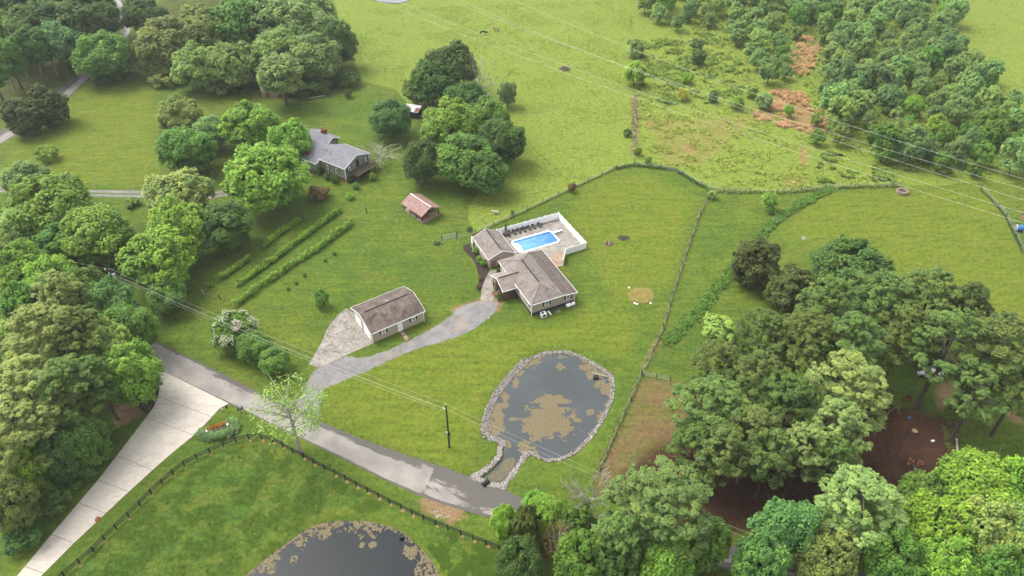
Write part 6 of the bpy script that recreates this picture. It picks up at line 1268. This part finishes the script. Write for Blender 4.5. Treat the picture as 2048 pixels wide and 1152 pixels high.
tag(MB().box((0, 0, .12), (.5, .3, .24)).box((.1, 0, .28), (.25, .25, .1)).build('bag', 'white'), 'small white bag on the soil right of the greenish pine trunk', 'bag').location = P(1865, 883)
a_, b_ = P(1749, 869), P(1778, 823, 3.5); dl = thing('dead_sapling', 'thin yellowish leaning dead sapling in front of the light pine', 'dead tree', a_); MB().tube([(0, 0, 0), (b_ - a_) * .5, (b_ - a_)], [.14, .12, .1], 6).build('stem', 'yellowstem', dl); MB().tube([(b_ - a_), (b_ - a_) + Vector((3.2, 1.2, 1.0))], [.06, .02], 4).build('branch', 'yellowstem', dl)
a_, b_ = P(1700, 937), P(1734, 890, 1.5); dl = thing('dead_sapling', 'thin pale fallen sapling leaning out below the light pine', 'dead tree', a_); MB().tube([(0, 0, .1), (b_ - a_)], [.09, .07], 6).build('stem', 'yellowstem', dl); MB().tube([(b_ - a_) * .6, (b_ - a_) * .6 + Vector((.6, .3, .3))], [.04, .015], 4).build('branch', 'yellowstem', dl)
wb = thing('sandbox', 'small reddish wooden box frame on the grass left of the visible pine trunk', 'box frame', P(1816, 798), .3); 
for s in (-1, 1): MB().box((s * .55, 0, .25), (.12, 1.0, .5)).build('side_board', 'rust', wb); MB().box((0, s * .5, .25), (1.1, .1, .45)).build('end_board', 'rust', wb)
bt = thing('bent_trunk', 'pale bent dead stem hanging over the green ditch', 'dead tree', P(1552, 449)); MB().tube([(0, 0, 0), (.05, .1, 1.4), (-.15, .4, 2.6), (-.9, .8, 3.2)], [.1, .09, .07, .04], 6).build('stem', 'palebark', bt); MB().tube([(-.15, .4, 2.6), (-.5, .1, 3.1)], [.05, .02], 4).build('branch', 'palebark', bt)
es = MB()
for i in range(26): p = P(1913 + i * .15, 878 + i * 2.0); es.rock((p.x, p.y, .05), .2, i, .8)
stuff(es.build('edging_stones', 'stone'))
# animals
def animal(name, label, cat, px_, rz, mat, L_, hh, head_up, patch_=None):
    q = P(*px_); me = bpy.data.meshes.new('body'); hip = (-L_ * .5, 0, hh); 
    vs = [hip, (-L_ * .1, 0, hh * .98), (L_ * .36, 0, hh * 1.0), (L_ * .58, 0, hh * (1.0 + .28 * head_up)), (L_ * .78, 0, hh * (1.0 + .40 * head_up)), (L_ * .98, 0, hh * (.86 + .36 * head_up))]
    ed = [(0, 1), (1, 2), (2, 3), (3, 4), (4, 5)]; rad = [hh * .24, hh * .29, hh * .27, hh * .17, hh * .14, hh * .08]
    for s in (-1, 1):
        b = len(vs); y = s * hh * .17
        vs += [(-L_ * .46, y, hh * .72), (-L_ * .58, y, hh * .36), (-L_ * .54, y, 0.03), (L_ * .38, y, hh * .68), (L_ * .40, y, hh * .34), (L_ * .40, y, .03)]; rad += [hh * .13, hh * .06, hh * .05, hh * .11, hh * .06, hh * .05]
        ed += [(0, b), (b, b + 1), (b + 1, b + 2), (2, b + 3), (b + 3, b + 4), (b + 4, b + 5)]
    b = len(vs); vs += [(-L_ * .66, 0, hh * .9), (-L_ * .70, 0, hh * .5)]; rad += [hh * .05, hh * .04]; ed += [(0, b), (b, b + 1)]
    for s in (-1, 1): b = len(vs); vs.append((L_ * .76, s * hh * .2, hh * (1.06 + .40 * head_up))); rad.append(hh * .04); ed.append((4, b))
    me.from_pydata(vs, ed, []); me.materials.append(M[mat]); o = link(name, me); o.location = q; o.rotation_euler.z = rz
    m = o.modifiers.new('skin', 'SKIN'); 
    if not me.skin_vertices: me.attributes.new('sk', 'FLOAT', 'POINT')
    return o, rad
def finish_animal(o, rad):
    bm = bmesh.new(); bm.from_mesh(o.data); lay = bm.verts.layers.skin.verify(); bm.verts.ensure_lookup_table()
    for v_, r_ in zip(bm.verts, rad): v_[lay].radius = (r_, r_)
    bm.verts[0][lay].use_root = True; bm.to_mesh(o.data); bm.free(); s_ = o.modifiers.new('sub', 'SUBSURF'); s_.levels = 1; s_.render_levels = 1
for nm, lb, ct, px_, rz2, mt, L_, hh, hu in (('cow', 'dark brown cow grazing in the far pasture', 'cow', (967, 70), .1, 'darkhide', 1.9, 1.3, -.6), ('cow', 'tan and white faced cow next to the dark cow', 'cow', (992, 63), 2.6, 'tanhide', 1.7, 1.25, .2), ('goat', 'white goat standing in the pasture behind the pool fence', 'goat', (992, 429), 3.0, 'cream', 1.2, .9, .4)):
    o, rad = animal(nm, lb, ct, px_, rz2, mt, L_, hh, hu); finish_animal(o, rad); tag(o, lb, ct)

# ------------------------------------------------------------------ thin summer haze
hz = MB().box((0, 150, 54), (1400, 1400, 115)).mesh('haze', M['white']); hz.materials.clear()
hm = bpy.data.materials.new('haze_air'); hm.use_nodes = True; hm.node_tree.nodes.clear(); ho_ = hm.node_tree.nodes.new('ShaderNodeOutputMaterial'); pv_ = hm.node_tree.nodes.new('ShaderNodeVolumePrincipled')
pv_.inputs['Color'].default_value = (.93, .96, 1, 1); pv_.inputs['Density'].default_value = .00013; pv_.inputs['Anisotropy'].default_value = .2
hm.node_tree.links.new(pv_.outputs[0], ho_.inputs['Volume']); hz.materials.append(hm); stuff(link('haze', hz))
